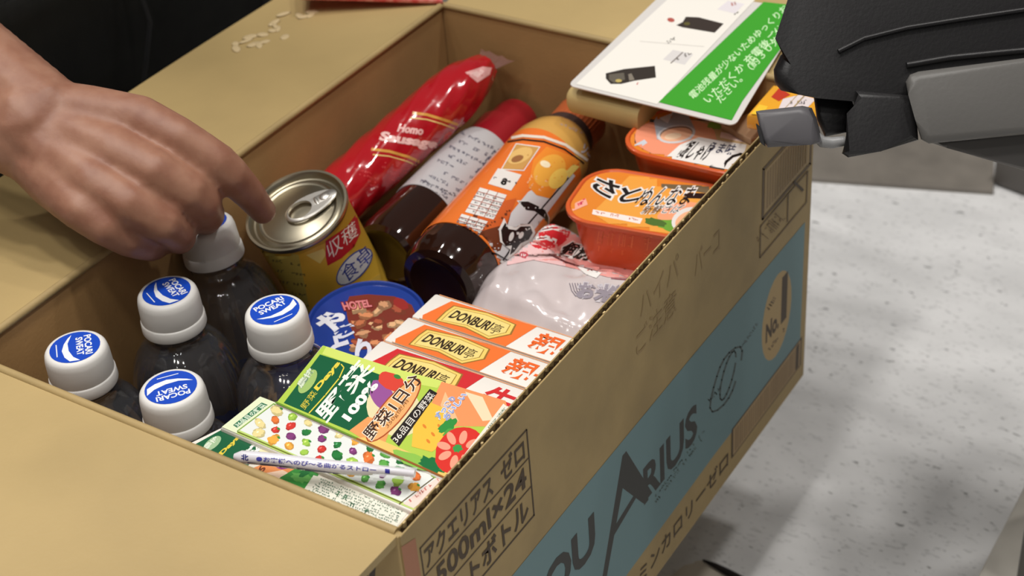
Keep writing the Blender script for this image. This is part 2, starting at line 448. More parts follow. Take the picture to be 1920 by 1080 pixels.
# badge No.1
P.poly([yz(.3555 + .0205 * math.cos(t) , .0765 + .030 * math.sin(t)) for t in [k * .2618 for k in range(24)]], (190, 162, 112))
P.text('No.', fq(.3405, .3585, .066, .080), BR, .04)
P.text('1', fq(.3615, .3695, .066, .100), BR, .05)
P.squig(yz(.3435, .088), yz(.357, .090), 7, BR, n=5)
P.squig(yz(.343, .057), yz(.369, .057), 4, BR, n=8)
# lower right bar-code style frame
P.poly(fq(.2965, .3945, .012, .0345), BR); P.poly(fq(.2985, .3925, .0130, .0333), (176, 148, 106))
for i in range(30): P.poly(fq(.301 + i * .003, .3025 + i * .003 + random.random() * .0008, .0145, .0315), (146, 120, 84))
P.poly(fq(.386, .3905, .0135, .0325), BR)
P.text('ビタミンカロリーゼロ', fq(.160, .292, .0105, .0225), BR, .01)
P.text('く', fq(.145, .153, .0105, .0225), BR, .01)
# upper right boxes
frame(.3325, .396, .158, .190, wd=4.0, col=(104, 84, 58)); P.poly(fq(.3345, .394, .160, .188), (178, 152, 108))
for i in range(16): P.poly(fq(.337 + i * .0034, .3392 + i * .0034, .162, .186), (150, 124, 84))
frame(.3300, .3925, .134, .155, wd=1.6, col=(110, 88, 60)); P.line([yz(.366, .155), yz(.366, .136)], 1.6, (110, 88, 60))
P.squig(yz(.333, .140), yz(.363, .140), 22, (130, 104, 70), n=10); P.line([yz(.374, .158), yz(.386, .146)], 5, BR)
# faint stamped characters
FA = (160, 134, 90)
P.text('ハイパ', fq(.195, .235, .183, .197), FA, .0); P.text('ご注意', fq(.190, .232, .163, .178), FA, .0); P.text('バーコ', fq(.252, .280, .171, .186), FA, .0)
pr = P.build('printing', right_w, clip=[((0, .398, 0), (0, 1, 0)), ((0, 0, .001), (0, 0, -1))])
# letters on the near short side
hy = onplane((0, 0, 0), (0, -1, 0))
P = Print(hy, rough=.6)
P.text('IUS W', ((560, 1160), (718, 1120), (706, 1040), (560, 1080)), (58, 46, 34), .05)
P.build('printing', near_w)
# a strip of red tape on the near corner of the long side
P = Print(hx, rough=.35); P.poly([yz(.0005, .0), yz(.0095, .0), yz(.0095, .200), yz(.0005, .203)], (176, 112, 74)); tp = P.build('tape_strip', right_w, clip=[((0, 0, .001), (0, 0, -1))]); tp['label'] = 'orange brown tape strip at the near corner'
# plain inner carton under the jars and tins
ic = thing('inner_carton', 'plain kraft inner carton lying under the bottles and tins inside the box', 'carton', (-.13, .29, T))
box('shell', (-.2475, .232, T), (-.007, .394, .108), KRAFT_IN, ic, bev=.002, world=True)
box('lid_flap', (-.2470, .233, .108), (-.0075, .310, .1095), KRAFT_IN, ic, bev=.0005, world=True)
# ================================================================== SPORTS DRINK BOTTLES
PETM = M('clear_pet', (196, 196, 202), 0.03, trans=.95, ior=1.36, coat=1.0, spec=1.0)
CAPW = M('white_cap_plastic', (226, 224, 220), 0.42, bump=.05, bscale=300)
BLUEL = M('blue_bottle_label', (18, 42, 140), 0.3)
capc = [(140, 650), (312, 545), (515, 580), (320, 725), (382, 415)]
ZC = 0.195
def img_angle_to_world(px, py, deg):
    a = math.radians(deg); p = at(px, py, ZC); q = at(px + 20 * math.cos(a), py - 20 * math.sin(a), ZC); return math.atan2(q.y - p.y, q.x - p.x)
def make_bottle():
    t = thing('drink_bottle', 'x', 'bottle', (0, 0, 0))
    Hb = ZC - T
    def rib(a, z):
        k = max(0, min(1, (z - .02) / .02)) * max(0, min(1, (.158 - z) / .01)); return .00035 * math.cos(a * 24) * k
    prof = [(0, 0.001), (.021, 0), (.026, .004), (.0275, .012), (.0275, .06), (.0267, .066), (.0275, .072), (.0278, .100), (.0277, .118), (.0277, .127), (.0274, .135), (.0265, .1425), (.0248, .149), (.0222, .1548), (.0190, .1590), (.0155, .1616), (.0135, .1636), (.0130, .166), (.0150, .1668), (.0150, .1682), (.0128, .169), (.0122, .186), (0, .187)]
    lathe('bottle_body', prof, PETM, t, seg=96, rib=rib)
    lathe('bottle_label', [(.0279, .020), (.0281, .020), (.0281, .098), (.0279, .098)], BLUEL, t, seg=64)
    # cap: tamper ring, finely knurled skirt, flat top with rounded edge
    def krib(a, z): return .00016 * (1 if math.cos(a * 60) > 0 else -1) if .1775 < z < .188 else 0
    cp = lathe('cap', [(.0128, .1695), (.0160, .1695), (.0163, .1703), (.0161, .1752), (.0158, .1758), (.0154, .1761), (.0156, .1768), (.0152, .1860), (.0148, .1888), (.0138, .1902), (.0128, .1906), (0, .1906)], CAPW, t, seg=120, rib=krib)
    # round blue emblem with wave and two words, flat on the cap top (local print)
    loc = bmesh.new(); cols = [(24, 74, 190), (238, 240, 244)]
    def put(vs, fs, mi, z):
        V = [loc.verts.new((x, y, z)) for x, y in vs]
        for f in fs:
            try: loc.faces.new([V[i] for i in f]).material_index = mi
            except ValueError: pass
    c = [(.0120 * math.cos(k * .19635), .0120 * math.sin(k * .19635)) for k in range(32)]
    put(c, [tuple(range(32))], 0, .19072)
    for s_, y0, y1, x0, x1, arc in (('POCARI', .0046, .0081, -.0078, .0078, 0), ('SWEAT', .0006, .0040, -.0072, .0072, 0)):
        vs, fs = text_bm(s_, .03); ax = [v[0] for v in vs]; ay = [v[1] for v in vs]
        put([(x0 + (v[0] - min(ax)) / (max(ax) - min(ax)) * (x1 - x0), y0 + (v[1] - min(ay)) / (max(ay) - min(ay)) * (y1 - y0)) for v in vs], fs, 1, .19076)
    top = [(-.0105, -.0010), (-.0040, -.0032), (.002, -.0030), (.0075, -.0012), (.0112, .0018)]
    bot = [(.0105, -.0030), (.0066, -.0052), (.001, -.0062), (-.004, -.0050), (-.0080, -.0030)]
    put(top + bot, [tuple(range(10))], 1, .19076)
    put([(-.005, -.0088), (.005, -.0088), (.005, -.0083), (-.005, -.0083)], [(0, 1, 2, 3)], 1, .19076)
    bmesh.ops.recalc_face_normals(loc, faces=loc.faces)
    em = from_bm('cap_emblem', loc, [ink(c, .3) for c in cols], cp); em['label'] = 'blue round emblem with white wave'
    return t
def copy_tree(o, parent=None):
    c = o.copy(); COL.objects.link(c); c.parent = parent
    for ch in o.children: copy_tree(ch, c)
    return c
b0 = make_bottle()
angs = [-84, -48, 24, 195, 60]
labs = ['clear sports drink bottle with blue-topped white cap, leftmost in the box by the near flap',
        'clear sports drink bottle with blue-topped white cap, directly in front of the bottle being held',
        'blue-topped bottle with white cap between the round blue tin and green juice carton',
        'blue-topped bottle with white cap close to the near flap, beside the juice cartons',
        'clear sports drink bottle whose plain white cap is gripped by the fingers']
for i, (c, a, lb) in enumerate(zip(capc, angs, labs)):
    o = b0 if i == 0 else copy_tree(b0)
    p = at(c[0], c[1], ZC); rz = img_angle_to_world(c[0], c[1], a)
    if i == 0: p.x += .0; p.y += .0
    m = Matrix.Translation((p.x, p.y, T)) @ Matrix.Rotation(rz, 4, 'Z')
    if i == 4:   # leaning a little outward, lifted by the hand
        base = Vector((-.2125, p.y - .004, T + .001)); ax = (Vector((p.x, p.y, ZC + .001)) - base).normalized()
        m = Matrix.Translation(base) @ basis(ax, (1, 0, 0)).to_4x4() @ Matrix.Rotation(rz, 4, 'Z')
    o.matrix_world = m; WM[o.name] = m
    tag(o, lb, 'bottle', 'capped drink bottles standing at the left of the box')
# ================================================================== VEGETABLE JUICE CARTONS
PAPER = M('glossy_paper_white', (232, 228, 220), 0.35)
def carton_box(name, label, cat, x0, x1, y0, y1, z0, z1, group=None, mat=PAPER, rz=0.0, parts=True):
    c = Vector(((x0 + x1) / 2, (y0 + y1) / 2, z0)); t = thing(name, label, cat, c, Matrix.Rotation(rz, 3, 'Z'), group)
    b = box('carton_body', (x0 - c.x, y0 - c.y, 0), (x1 - c.x, y1 - c.y, z1 - z0), mat, t, bev=.0012)
    return t, b
GRN = (22, 92, 58); LIME = (176, 204, 80); ORG = (232, 120, 50); PEACH = (240, 170, 120)
# three packs; pack edges come straight from the photograph's geometry
def quadprism(name, label, cat, px, z, depth, mat, group=None, sealed=True):
    c = [at(x, y, z) for x, y in px]; mid = sum(c, Vector()) / 4
    t = thing(name, label, cat, (mid.x, mid.y, z - depth), None, group)
    b = prism('carton_body', c, (0, 0, -depth), mat, t, bev=.0011)
    return t, b
ZJ1, ZJ2, ZJ3 = .1890, .1880, .1855
j1, j1b = quadprism('juice_carton', 'vegetable juice carton lying face up with dark green panel, orange oval and tomato picture', 'juice carton', [(604, 646), (962, 768), (850, 908), (516, 757)], ZJ1, .034, PAPER, 'vegetable juice cartons lying in the near corner')
j2, j2b = quadprism('juice_carton', 'vegetable juice carton on its edge showing a white side with a grid of small vegetables', 'juice carton', [(486, 742), (872, 890), (778, 962), (413, 801)], ZJ2, .045, PAPER, 'vegetable juice cartons lying in the near corner')
j3, j3b = quadprism('juice_carton', 'lowest vegetable juice carton with pale nutrition table, half hidden by the near flap', 'juice carton', [(420, 798), (800, 962), (745, 1016), (330, 842)], ZJ3, .04, PAPER, 'vegetable juice cartons lying in the near corner')
hz = lambda z: onplane((0, 0, z), (0, 0, 1))
def lerp(a, b, t): return (a[0] + (b[0] - a[0]) * t, a[1] + (b[1] - a[1]) * t)
# ---- pack 1 front
P = Print(hz(ZJ1), rough=.3)
A1, B1, C1, D1 = (606, 648), (958, 769), (850, 904), (518, 756)
P.poly([A1, B1, C1, D1], LIME)
P.poly([(600, 665), (760, 716), (728, 800), (655, 808), (532, 756)], GRN)
P.poly([(612, 650), (735, 690), (830, 715), (820, 728), (738, 712), (604, 664)], (206, 222, 110))
P.ell((740, 770), 56, 46, 35, (226, 216, 170)); 
P.ell((716, 742), 30, 20, 60, (150, 84, 150), wob=.08)          # grapes / purple onion
P.ell((734, 716), 26, 16, 25, (214, 70, 56), wob=.05); P.ell((745, 707), 7, 4, 20, (60, 130, 60))
P.poly([(655, 808), (690, 782), (735, 795), (720, 838), (690, 830)], (236, 158, 96))     # carrot tip
P.poly([(700, 820), (852, 884), (848, 904), (660, 822)], (238, 196, 110))
P.poly([(828, 716), (948, 752), (955, 780), (930, 800), (838, 800), (800, 775)], (240, 150, 96))
P.poly([(872, 735), (905, 745), (925, 788), (905, 790)], (248, 216, 180)); P.poly([(835, 735), (860, 790), (845, 800), (826, 760)], (246, 188, 140))
P.poly([(800, 752), (838, 768), (850, 820), (810, 848), (772, 838), (775, 800)], (238, 190, 70))  # squash
for q in ((796, 800), (812, 815), (803, 828), (824, 800)): P.ell(q, 5, 2.5, 50, (220, 130, 50))
P.ell((838, 800), 20, 10, -35, (52, 142, 64), wob=.2); P.ell((846, 814), 16, 9, -20, (80, 160, 70), wob=.25)
P.ell((780, 866), 44, 12, 22, (140, 190, 80), wob=.15); P.ell((810, 872), 26, 14, 15, (30, 110, 60), wob=.25); P.ell((838, 878), 15, 9, 10, (50, 140, 70), wob=.25)
P.ell((862, 845), 50, 40, -38, (212, 52, 44), wob=.03)            # cut tomato
for k in range(8):
    a = k * math.pi / 4 + .3; P.ell((860 + 29 * math.cos(a), 844 + 24 * math.sin(a)), 13, 7, math.degrees(a), (242, 158, 132))
P.ell((858, 842), 9, 7, 0, (62, 150, 74), wob=.2)
# text: runs up-right on the pack
P.text('野菜', ((614, 796), (707, 690), (672, 672), (588, 772)), (240, 244, 232), .018)
P.text('100%', ((655, 792), (712, 722), (694, 714), (640, 782)), (244, 246, 236), .05)
P.text('野菜', ((572, 770), (596, 738), (585, 732), (562, 762)), (216, 200, 70), .0)
P.text('Days', ((598, 736), (642, 682), (630, 678), (588, 728)), (226, 208, 74), .05)
P.line([(580, 775), (610, 742), (636, 710), (645, 690), (640, 684)], 2.2, (226, 208, 74))
P.ell((577, 716), 26, 12, -55, (160, 190, 110)); P.text('農協', ((565, 730), (592, 694), (580, 690), (555, 722)), (214, 226, 200), .05, outline=(120, 150, 120), ow=.03)
# orange oval badge
P.ell((738, 770), 76, 23, -50, (168, 78, 40)); P.ell((738, 770), 73, 20.5, -50, (242, 172, 110))
P.text('野菜1日分', ((698, 828), (795, 712), (771, 700), (678, 812)), (66, 44, 34), .015, outline=(252, 240, 220), ow=.04)
P.text('350g使用', ((728, 806), (768, 754), (760, 749), (722, 798)), (120, 78, 40), .0)
# black strip
P.poly([(732, 822), (806, 730), (820, 738), (748, 838)], (40, 34, 32)); P.text('36品目の野菜', ((745, 833), (817, 742), (805, 735), (734, 824)), (246, 240, 228), .0)
P.text('すっきり', ((823, 790), (856, 748), (846, 743), (814, 780)), (150, 166, 214), .05, outline=(240, 240, 244), ow=.06); P.text('おいしい', ((838, 792), (878, 742), (866, 737), (830, 782)), (150, 166, 214), .05, outline=(240, 240, 244), ow=.06)
P.poly([(944, 758), (960, 772), (856, 902), (838, 896)], (236, 228, 214)); P.text('果汁100%野菜', ((853, 896), (955, 772), (946, 764), (843, 888)), (96, 124, 104), .0)
P.line([D1, C1], 3.5, (150, 90, 44)); P.line([lerp(D1, C1, .0), lerp(D1, C1, .45)], 3.5, (104, 142, 50))
P.build('front_print', j1b)
# ---- pack 2 side with vegetable grid
P = Print(hz(ZJ2), rough=.3)
A2, B2, C2, D2 = (488, 744), (868, 890), (778, 958), (416, 801)
def g2(u, v): return lerp(lerp(A2, B2, u), lerp(D2, C2, u), v)
P.poly([A2, B2, C2, D2], (190, 214, 120)); P.poly([g2(.0, .02), g2(.94, .06), g2(.93, .94), g2(0, .9)], (226, 230, 226))
P.poly([g2(.0, .0), g2(.075, .0), g2(.075, 1), g2(0, 1)], (224, 232, 196))
P.poly([g2(.03, .12), g2(.06, .12), g2(.055, .88), g2(.03, .86)], (36, 108, 76)); P.text('36品目の野菜', (g2(.055, .86), g2(.06, .14), g2(.033, .14), g2(.03, .84)), (214, 230, 206), .03)
P.line([g2(.075, .05), g2(.92, .05)], 2.5, (120, 160, 60)); P.line([g2(.075, .96), g2(.92, .96)], 2.6, (110, 120, 40)); P.line([g2(.92, .0), g2(.92, 1)], 2.0, (90, 76, 40)); P.line([g2(.075, .05), g2(.07, .95)], 1.8, (120, 160, 60))
P.poly([g2(.93, .05), g2(.985, .05), g2(.985, .97), g2(.93, .97)], (240, 214, 204)); P.squig(g2(.95, .92), g2(.95, .1), 7, (206, 120, 110), n=12)
vegcol = [(206, 58, 50), (58, 144, 66), (130, 62, 120), (160, 200, 80), (236, 170, 70), (40, 120, 60), (226, 120, 60), (230, 214, 150), (96, 168, 76)]
random.seed(11); k = 0
for r_ in range(4):
    for c_ in range(11):
        u = .115 + c_ * .078 + (r_ % 2) * .035; v = .17 + r_ * .21
        if u > .9: continue
        q = g2(u, v); k += 1; col = random.choice(vegcol)
        sz = random.uniform(8, 13)
        P.ell(q, sz, sz * random.uniform(.5, .85), random.uniform(-60, 60), tuple(int(c * .86) for c in col), wob=.1)
        P.ell((q[0] - .6, q[1] - .8), sz * .82, sz * .55, random.uniform(-60, 60), col, wob=.22)
        if random.random() < .5: P.ell((q[0] + sz * .7, q[1] - sz * .3), 3.2, 2, 30, (60, 140, 60))
        if random.random() < .5: P.ell((q[0] - 2, q[1] - 2), 2.5, 1.4, -30, tuple(min(255, c + 60) for c in col))
P.build('side_print', j2b)
# ---- pack 3
P = Print(hz(ZJ3), rough=.3)
P.poly([(430, 803), (796, 962), (744, 1012), (340, 838)], (232, 226, 214))
P.poly([(425, 801), (480, 825), (500, 842), (436, 900), (345, 845)], GRN)
P.ell((398, 832), 20, 9, -38, (160, 190, 150)); P.text('農協', ((388, 844), (412, 822), (404, 818), (380, 838)), (220, 230, 210), .04)
P.text('Days', ((418, 856), (452, 822), (444, 817), (410, 850)), (222, 200, 70), .05); P.text('野菜', ((400, 872), (418, 857), (410, 850), (392, 864)), (222, 200, 70), .03)
P.text('野菜', ((440, 890), (500, 838), (480, 828), (424, 878)), (238, 242, 232), .04)
P.poly([(470, 880), (520, 860), (560, 880), (548, 905), (500, 912)], (236, 150, 92)); P.poly([(486, 890), (530, 882), (552, 893), (515, 905)], (250, 218, 190))
P.ell((532, 868), 24, 12, 0, (138, 58, 130), wob=.1); P.ell((505, 852), 20, 9, 20, (230, 220, 180)); P.text('36', ((478, 898), (500, 880), (492, 872), (470, 888)), (120, 60, 40), .03)
P.ell((560, 900), 34, 18, -10, (58, 140, 62), wob=.28); P.ell((566, 896), 20, 10, 10, (98, 172, 84), wob=.3); P.ell((575, 884), 16, 8, -30, (36, 112, 56), wob=.3)
P.poly([(640, 905), (690, 905), (720, 925), (700, 935), (650, 915)], (240, 176, 96)); P.ell((712, 928), 18, 8, 25, (70, 146, 66), wob=.25)
P.poly([(735, 925), (800, 958), (745, 1014), (732, 1006), (772, 962), (726, 940)], (206, 52, 48)); P.ell((742, 938), 18, 8, 20, (214, 80, 66), wob=.15)
P.poly([(588, 892), (640, 906), (724, 940), (766, 960), (732, 1004), (560, 934)], (230, 228, 214))
for i in range(9):
    a = lerp((600, 900), (570, 930), i / 8.); b = lerp((755, 962), (728, 996), i / 8.); P.squig(a, b, 3.2, (118, 142, 122), n=38, wd=1.0, fill=.8)
P.squig((655, 950), (690, 966), 9, (70, 110, 84), n=4, wd=2); P.squig((628, 930), (650, 940), 9, (80, 120, 90), n=3, wd=2)
P.squig((745, 960), (740, 985), 5, (120, 140, 126), n=5)
P.build('front_print', j3b)
# wrapped straw lying on top
STRAWF = M('straw_film', (224, 222, 228), 0.2, coat=.6)
s0, s1 = at(440, 856, .1952), at(778, 889, .1958)
st = thing('wrapped_straw', 'drinking straw in clear printed film lying across the juice cartons', 'straw', (s0 + s1) / 2)
bm = bmesh.new(); N = 24; ps = []; rs = []
for i in range(N + 1):
    t = i / N; p = s0.lerp(s1, t); p.z += .0004 * math.sin(t * 9); ps.append(p); rs.append(.0029 if .02 < t < .72 else (.0029 - .0012 * min(1, (t - .72) / .1) if t >= .72 else .0014))
tube(bm, ps, rs, 20); stb = from_bm('film_sleeve', bm, STRAWF, st, smooth=True, world=True)
bm = bmesh.new(); tube(bm, [s0.lerp(s1, .04) + Vector((0, -.0012, .0012)), s0.lerp(s1, .71) + Vector((0, -.0012, .0012))], .0010, 12); from_bm('straw', bm, M('straw_white', (232, 230, 232), .3), st, smooth=True, world=True)
bm = bmesh.new(); dirs = (s1 - s0).normalized(); sd = Vector((-dirs.y, dirs.x, 0)) * .0034; m0 = s0.lerp(s1, .78)
V = [bm.verts.new(p) for p in (m0 - sd, s1 - sd * 1.2, s1 + sd * 1.2, m0 + sd)]; f = bm.faces.new(V); bmesh.ops.solidify(bm, geom=[f], thickness=.0004)
from_bm('film_end', bm, M('thin_film', (222, 224, 226), .12, alpha=.55), st, world=True)
P = Print(bvh_hit([stb]), step=4, rough=.3, off=.0001)
P.text('北', ((452, 862), (466, 864), (466, 853), (452, 851)), (40, 44, 120), .04)
P.text('●お客様へのび～る曲がるストロー', ((480, 865), (705, 886), (706, 877), (481, 855)), (70, 70, 160), .02); P.text('■', ((722, 887), (731, 888), (731, 880), (722, 879)), (54, 54, 150), .05)
P.poly([(464, 871), (545, 880), (640, 892), (640, 888), (545, 875), (464, 866)], (70, 60, 96)); P.squig((660, 893), (720, 899), 5, (90, 90, 150), n=8); P.squig((715, 899), (738, 902), 8, (150, 60, 110), n=4)
P.build('film_print', stb)
# ================================================================== CURRY (DONBURI) BOXES
ZD = .165
dq = [([(822, 548), (1112, 634), (1062, 705), (766, 598)], (238, 118, 54), 'retort meal box with orange panel, farthest of the three beside the plastic pouch'),
      ([(770, 598), (1063, 705), (1010, 768), (715, 642)], (238, 118, 54), 'retort meal box with orange panel, middle of the three'),
      ([(722, 640), (1012, 750), (985, 800), (664, 682)], (206, 48, 52), 'retort meal box with red panel partly covered by the green juice carton')]
for i, (px, col, lb) in enumerate(dq):
    a, b_, c_, d_ = px
    A = at(*a, ZD); Dd = at(*d_, ZD)
    # true box: long along +x, thin along y
    y1 = A.y - .0006; y0 = [0.1658, .1435, .1195][i]; x0 = A.x + .0002
    x0 = [-.1165, -.1175, -.1185][i]; y1 = [.1878, .1650, .1428][i]
    t, bd = carton_box('meal_box', lb, 'food box', x0, -.0048, y0, y1, T, ZD, 'retort meal boxes standing in a row', mat=M('white_card', (234, 229, 222), .38))
    def yx(x, y):
        q = CR.transposed() @ (Vector((x, y, ZD)) - CP); return (960 + FPX * q.x / -q.z, 540 - FPX * q.y / -q.z)
    def g(u, v): return yx(x0 + u * .1, y1 + (y0 - y1) * v)          # u: 0..1 over 100 mm, v: far -> near
    P = Print(hz(ZD), rough=.32)
    P.poly([g(.115, .10), g(.62, .03), g(.565, .97), g(.065, .97), g(.05, .85)], col)
    P.line([g(.05, .985), g(1.08, .985)], 1.4, (206, 150, 110)); P.line([g(.03, .02), g(1.08, .02)], 1.4, (232, 160, 110))
    def badge(k, cc):
        P.poly([g(.155 - k, .50), g(.165 - k, .28 - k * 3), g(.34, .17 - k * 4), g(.50 + k, .24 - k * 3), g(.515 + k * 1.3, .55), g(.45 + k * .5, .86 + k * 4), g(.30, .74 + k * 4), g(.155 - k, .84 + k * 3)], cc)
    badge(.020, (150, 112, 50)); badge(.012, (240, 206, 110)); badge(-.004, (150, 120, 50)); badge(-.008, (240, 214, 132))
    P.text('DONBURI', (g(.175, .67), g(.415, .69), g(.418, .35), g(.185, .34)), (52, 40, 28), .035); P.text('亭', (g(.422, .72), g(.478, .72), g(.478, .36), g(.424, .35)), (52, 40, 28), .0)
    if i < 2: P.text('親子丼', (g(.655, .84), g(1.10, .84), g(1.12, .16), g(.665, .14)), (232, 104, 46), .018)
    else: P.text('牛丼', (g(.68, .86), g(1.00, .86), g(1.02, .20), g(.69, .16)), (206, 48, 50), .03)
    P.build('top_print', bd, clip=[((-.0052, 0, 0), (1, 0, 0))])
    P = Print(onplane((0, y0, 0), (0, -1, 0)), rough=.32)
# ================================================================== SWEETCORN CAN
STEEL = M('can_steel', (170, 162, 142), 0.34, metal=1.0); YEL = M('yellow_can_paper', (222, 178, 62), 0.35)
caxis = Vector((-.05, -.302, .952)).normalized(); ctop = at(555, 393, .183)
cm_ = basis(caxis, (1, 0, 0)); CHT = .084; cloc = ctop - caxis * CHT
can = thing('corn_can', 'yellow paper-labelled food can with silver ring-pull lid under the fingertip', 'can', cloc, cm_)
RC = .0283
cbody = lathe('can_body', [(0, .001), (RC - .002, .001), (RC, .000), (RC + .0006, .002), (RC - .0004, .004), (RC - .0006, CHT - .004), (RC - .0002, CHT - .003), (RC + .0008, CHT - .002)], [YEL], can, seg=96)
lathe('lid', [(RC + .0008, CHT - .0026), (RC + .0012, CHT - .0012), (RC + .0008, CHT), (RC - .0006, CHT), (RC - .0016, CHT - .001), (RC - .0026, CHT - .0034), (RC - .0036, CHT - .0036), (RC - .0046, CHT - .0026), (RC - .006, CHT - .0024), (RC - .0068, CHT - .0030), (RC - .0082, CHT - .0030), (RC - .009, CHT - .0026), (0, CHT - .0026)], [STEEL], can, seg=96)
lid_e = lathe('lid_score', [(.0222, CHT - .00262), (.0225, CHT - .0022), (.0229, CHT - .00262)], [STEEL], can, seg=80)
# ring pull: a loop, a solid nose, a rivet
bm = bmesh.new()
def ring_outline(k):  # teardrop outline, long axis x
    pts = []
    for i in range(44):
        a = 2 * math.pi * i / 44; x = .0155 * math.cos(a); wv = (.0082 - .0016 * math.cos(a)) * (1 if k else 1); y = wv * math.sin(a)
        pts.append((x, y))
    return pts
outer = ring_outline(1); hole = [(-.0066 + .0070 * math.cos(2 * math.pi * i / 44), .0062 * math.sin(2 * math.pi * i / 44)) for i in range(44)]
zt = CHT + .0002; zb = CHT - .0010
Vo = [bm.verts.new((x, y, zt - .0003)) for x, y in outer]; Vm = [bm.verts.new((x * .93, y * .9, zt + .0004)) for x, y in outer]
Vh = [bm.verts.new((x, y, zt + .0004)) for x, y in hole]; Vhl = [bm.verts.new((x, y, zb)) for x, y in hole]; Vol = [bm.verts.new((x, y, zb)) for x, y in outer]
for i in range(44):
    j = (i + 1) % 44
    bm.faces.new((Vol[i], Vol[j], Vo[j], Vo[i])); bm.faces.new((Vo[i], Vo[j], Vm[j], Vm[i])); bm.faces.new((Vm[i], Vm[j], Vh[j], Vh[i])); bm.faces.new((Vh[i], Vh[j], Vhl[j], Vhl[i])); bm.faces.new((Vhl[i], Vhl[j], Vol[j], Vol[i]))
d_img = at(640, 372, .18) - at(545, 400, .18); dl = cm_.transposed() @ d_img; ra = math.atan2(dl.y, dl.x)
cc_ = cm_.transposed() @ (at(585, 387, .1835) - ctop)
mt = Matrix.Translation((cc_.x, cc_.y, 0)) @ Matrix.Rotation(ra, 4, 'Z'); bmesh.ops.transform(bm, matrix=mt, verts=bm.verts)
tab = from_bm('pull_tab', bm, M('tab_aluminium', (226, 222, 214), .38, metal=1), can, smooth=True)
bm = bmesh.new(); bmesh.ops.create_uvsphere(bm, u_segments=20, v_segments=10, radius=1, matrix=mt @ Matrix.Translation((.0085, 0, zt + .0004)) @ Matrix.Diagonal((.0030, .0028, .0008, 1)))
bmesh.ops.create_uvsphere(bm, u_segments=16, v_segments=8, radius=1, matrix=mt @ Matrix.Translation((.0035, 0, zt + .0004)) @ Matrix.Diagonal((.0012, .0034, .0005, 1)))
from_bm('rivet', bm, MATS['tab_aluminium'], tab, smooth='all')
P = Print(bvh_hit([cbody]), step=6, rough=.35)
P.poly([(470, 450), (560, 478), (585, 600), (500, 590)], (200, 176, 84))
P.poly([(560, 478), (640, 440), (690, 560), (600, 620), (585, 600)], (226, 176, 60))
P.poly([(574, 478), (606, 466), (612, 476), (600, 494)], (240, 214, 120))
P.poly([(610, 452), (650, 425), (668, 400), (676, 436), (664, 462), (640, 484), (614, 498), (610, 478)], (192, 40, 46))
P.text('収穫', ((618, 488), (672, 440), (664, 412), (610, 458)), (240, 226, 214), .0)
P.ell((664, 500), 44, 21, -46, (52, 76, 160)); P.ell((664, 500), 42, 18.5, -46, (226, 224, 224))
P.text('食卓', ((650, 532), (702, 482), (684, 458), (636, 506)), (34, 54, 150), .0)
for i, y in enumerate((490, 508, 528, 548, 566)):
    P.squig((508 + i * 3, y), (570 + i * 3, y + 10), 5, (120, 104, 60), n=9, wd=1.4, fill=.6)
P.poly([(640, 560), (712, 512), (716, 536), (650, 580)], (236, 196, 84))
P.build('label_print', cbody)
# ================================================================== ROUND BLUE TIN
tc0 = at(686, 598, .150); taxis = Vector((.02, -.06, 1)).normalized(); tm = basis(taxis, (1, 0, 0)); TR = .0315
tin = thing('blue_tin', 'low round blue tin with picture of grilled meat, between the corn can and meal boxes', 'tin', tc0 - taxis * .034, tm)
BT = M('blue_tin_enamel', (30, 58, 140), .25, coat=.5)
tb = lathe('tin_body', [(0, 0), (TR - .002, 0), (TR - .0008, .001), (TR - .001, .031)], [BT], tin, seg=96)
tl = lathe('tin_lid', [(TR - .001, .030), (TR + .0004, .0315), (TR + .0004, .0335), (TR - .0002, .0342), (TR - .0012, .0340), (TR - .0022, .0326), (0, .0326)], [BT], tin, seg=96)
P = Print(bvh_hit([tl]), step=None, rough=.25)
P.poly([(655, 556), (690, 552), (740, 556), (772, 572), (780, 590), (772, 625), (740, 650), (700, 665), (668, 640), (652, 600), (648, 575)], (122, 52, 40))
for i in range(22):
    q = (random.uniform(668, 768), random.uniform(570, 650)); c = random.choice([(206, 150, 110), (190, 112, 76), (224, 176, 130), (168, 84, 60), (214, 140, 96)])
    P.ell(q, random.uniform(9, 17), random.uniform(5, 9), random.uniform(-50, 40), tuple(int(v * .7) for v in c), wob=.15); P.ell((q[0] - 1, q[1] - 2), random.uniform(8, 14), random.uniform(3, 6), random.uniform(-50, 40), c, wob=.25)
P.ell((752, 570), 16, 9, 30, (150, 46, 42), wob=.1)
P.text('HOTEL', ((646, 583), (698, 576), (694, 562), (640, 568)), (216, 130, 130), .04, outline=(120, 30, 36), ow=.08)
P.text('や', ((600, 628), (656, 612), (640, 578), (586, 592)), (226, 226, 232), .06); P.text('き', ((634, 640), (672, 622), (660, 604), (622, 618)), (210, 212, 226), .05)
P.text('とり', ((616, 668), (694, 690), (700, 640), (624, 628)), (214, 214, 226), .05)
P.build('lid_print', tl)
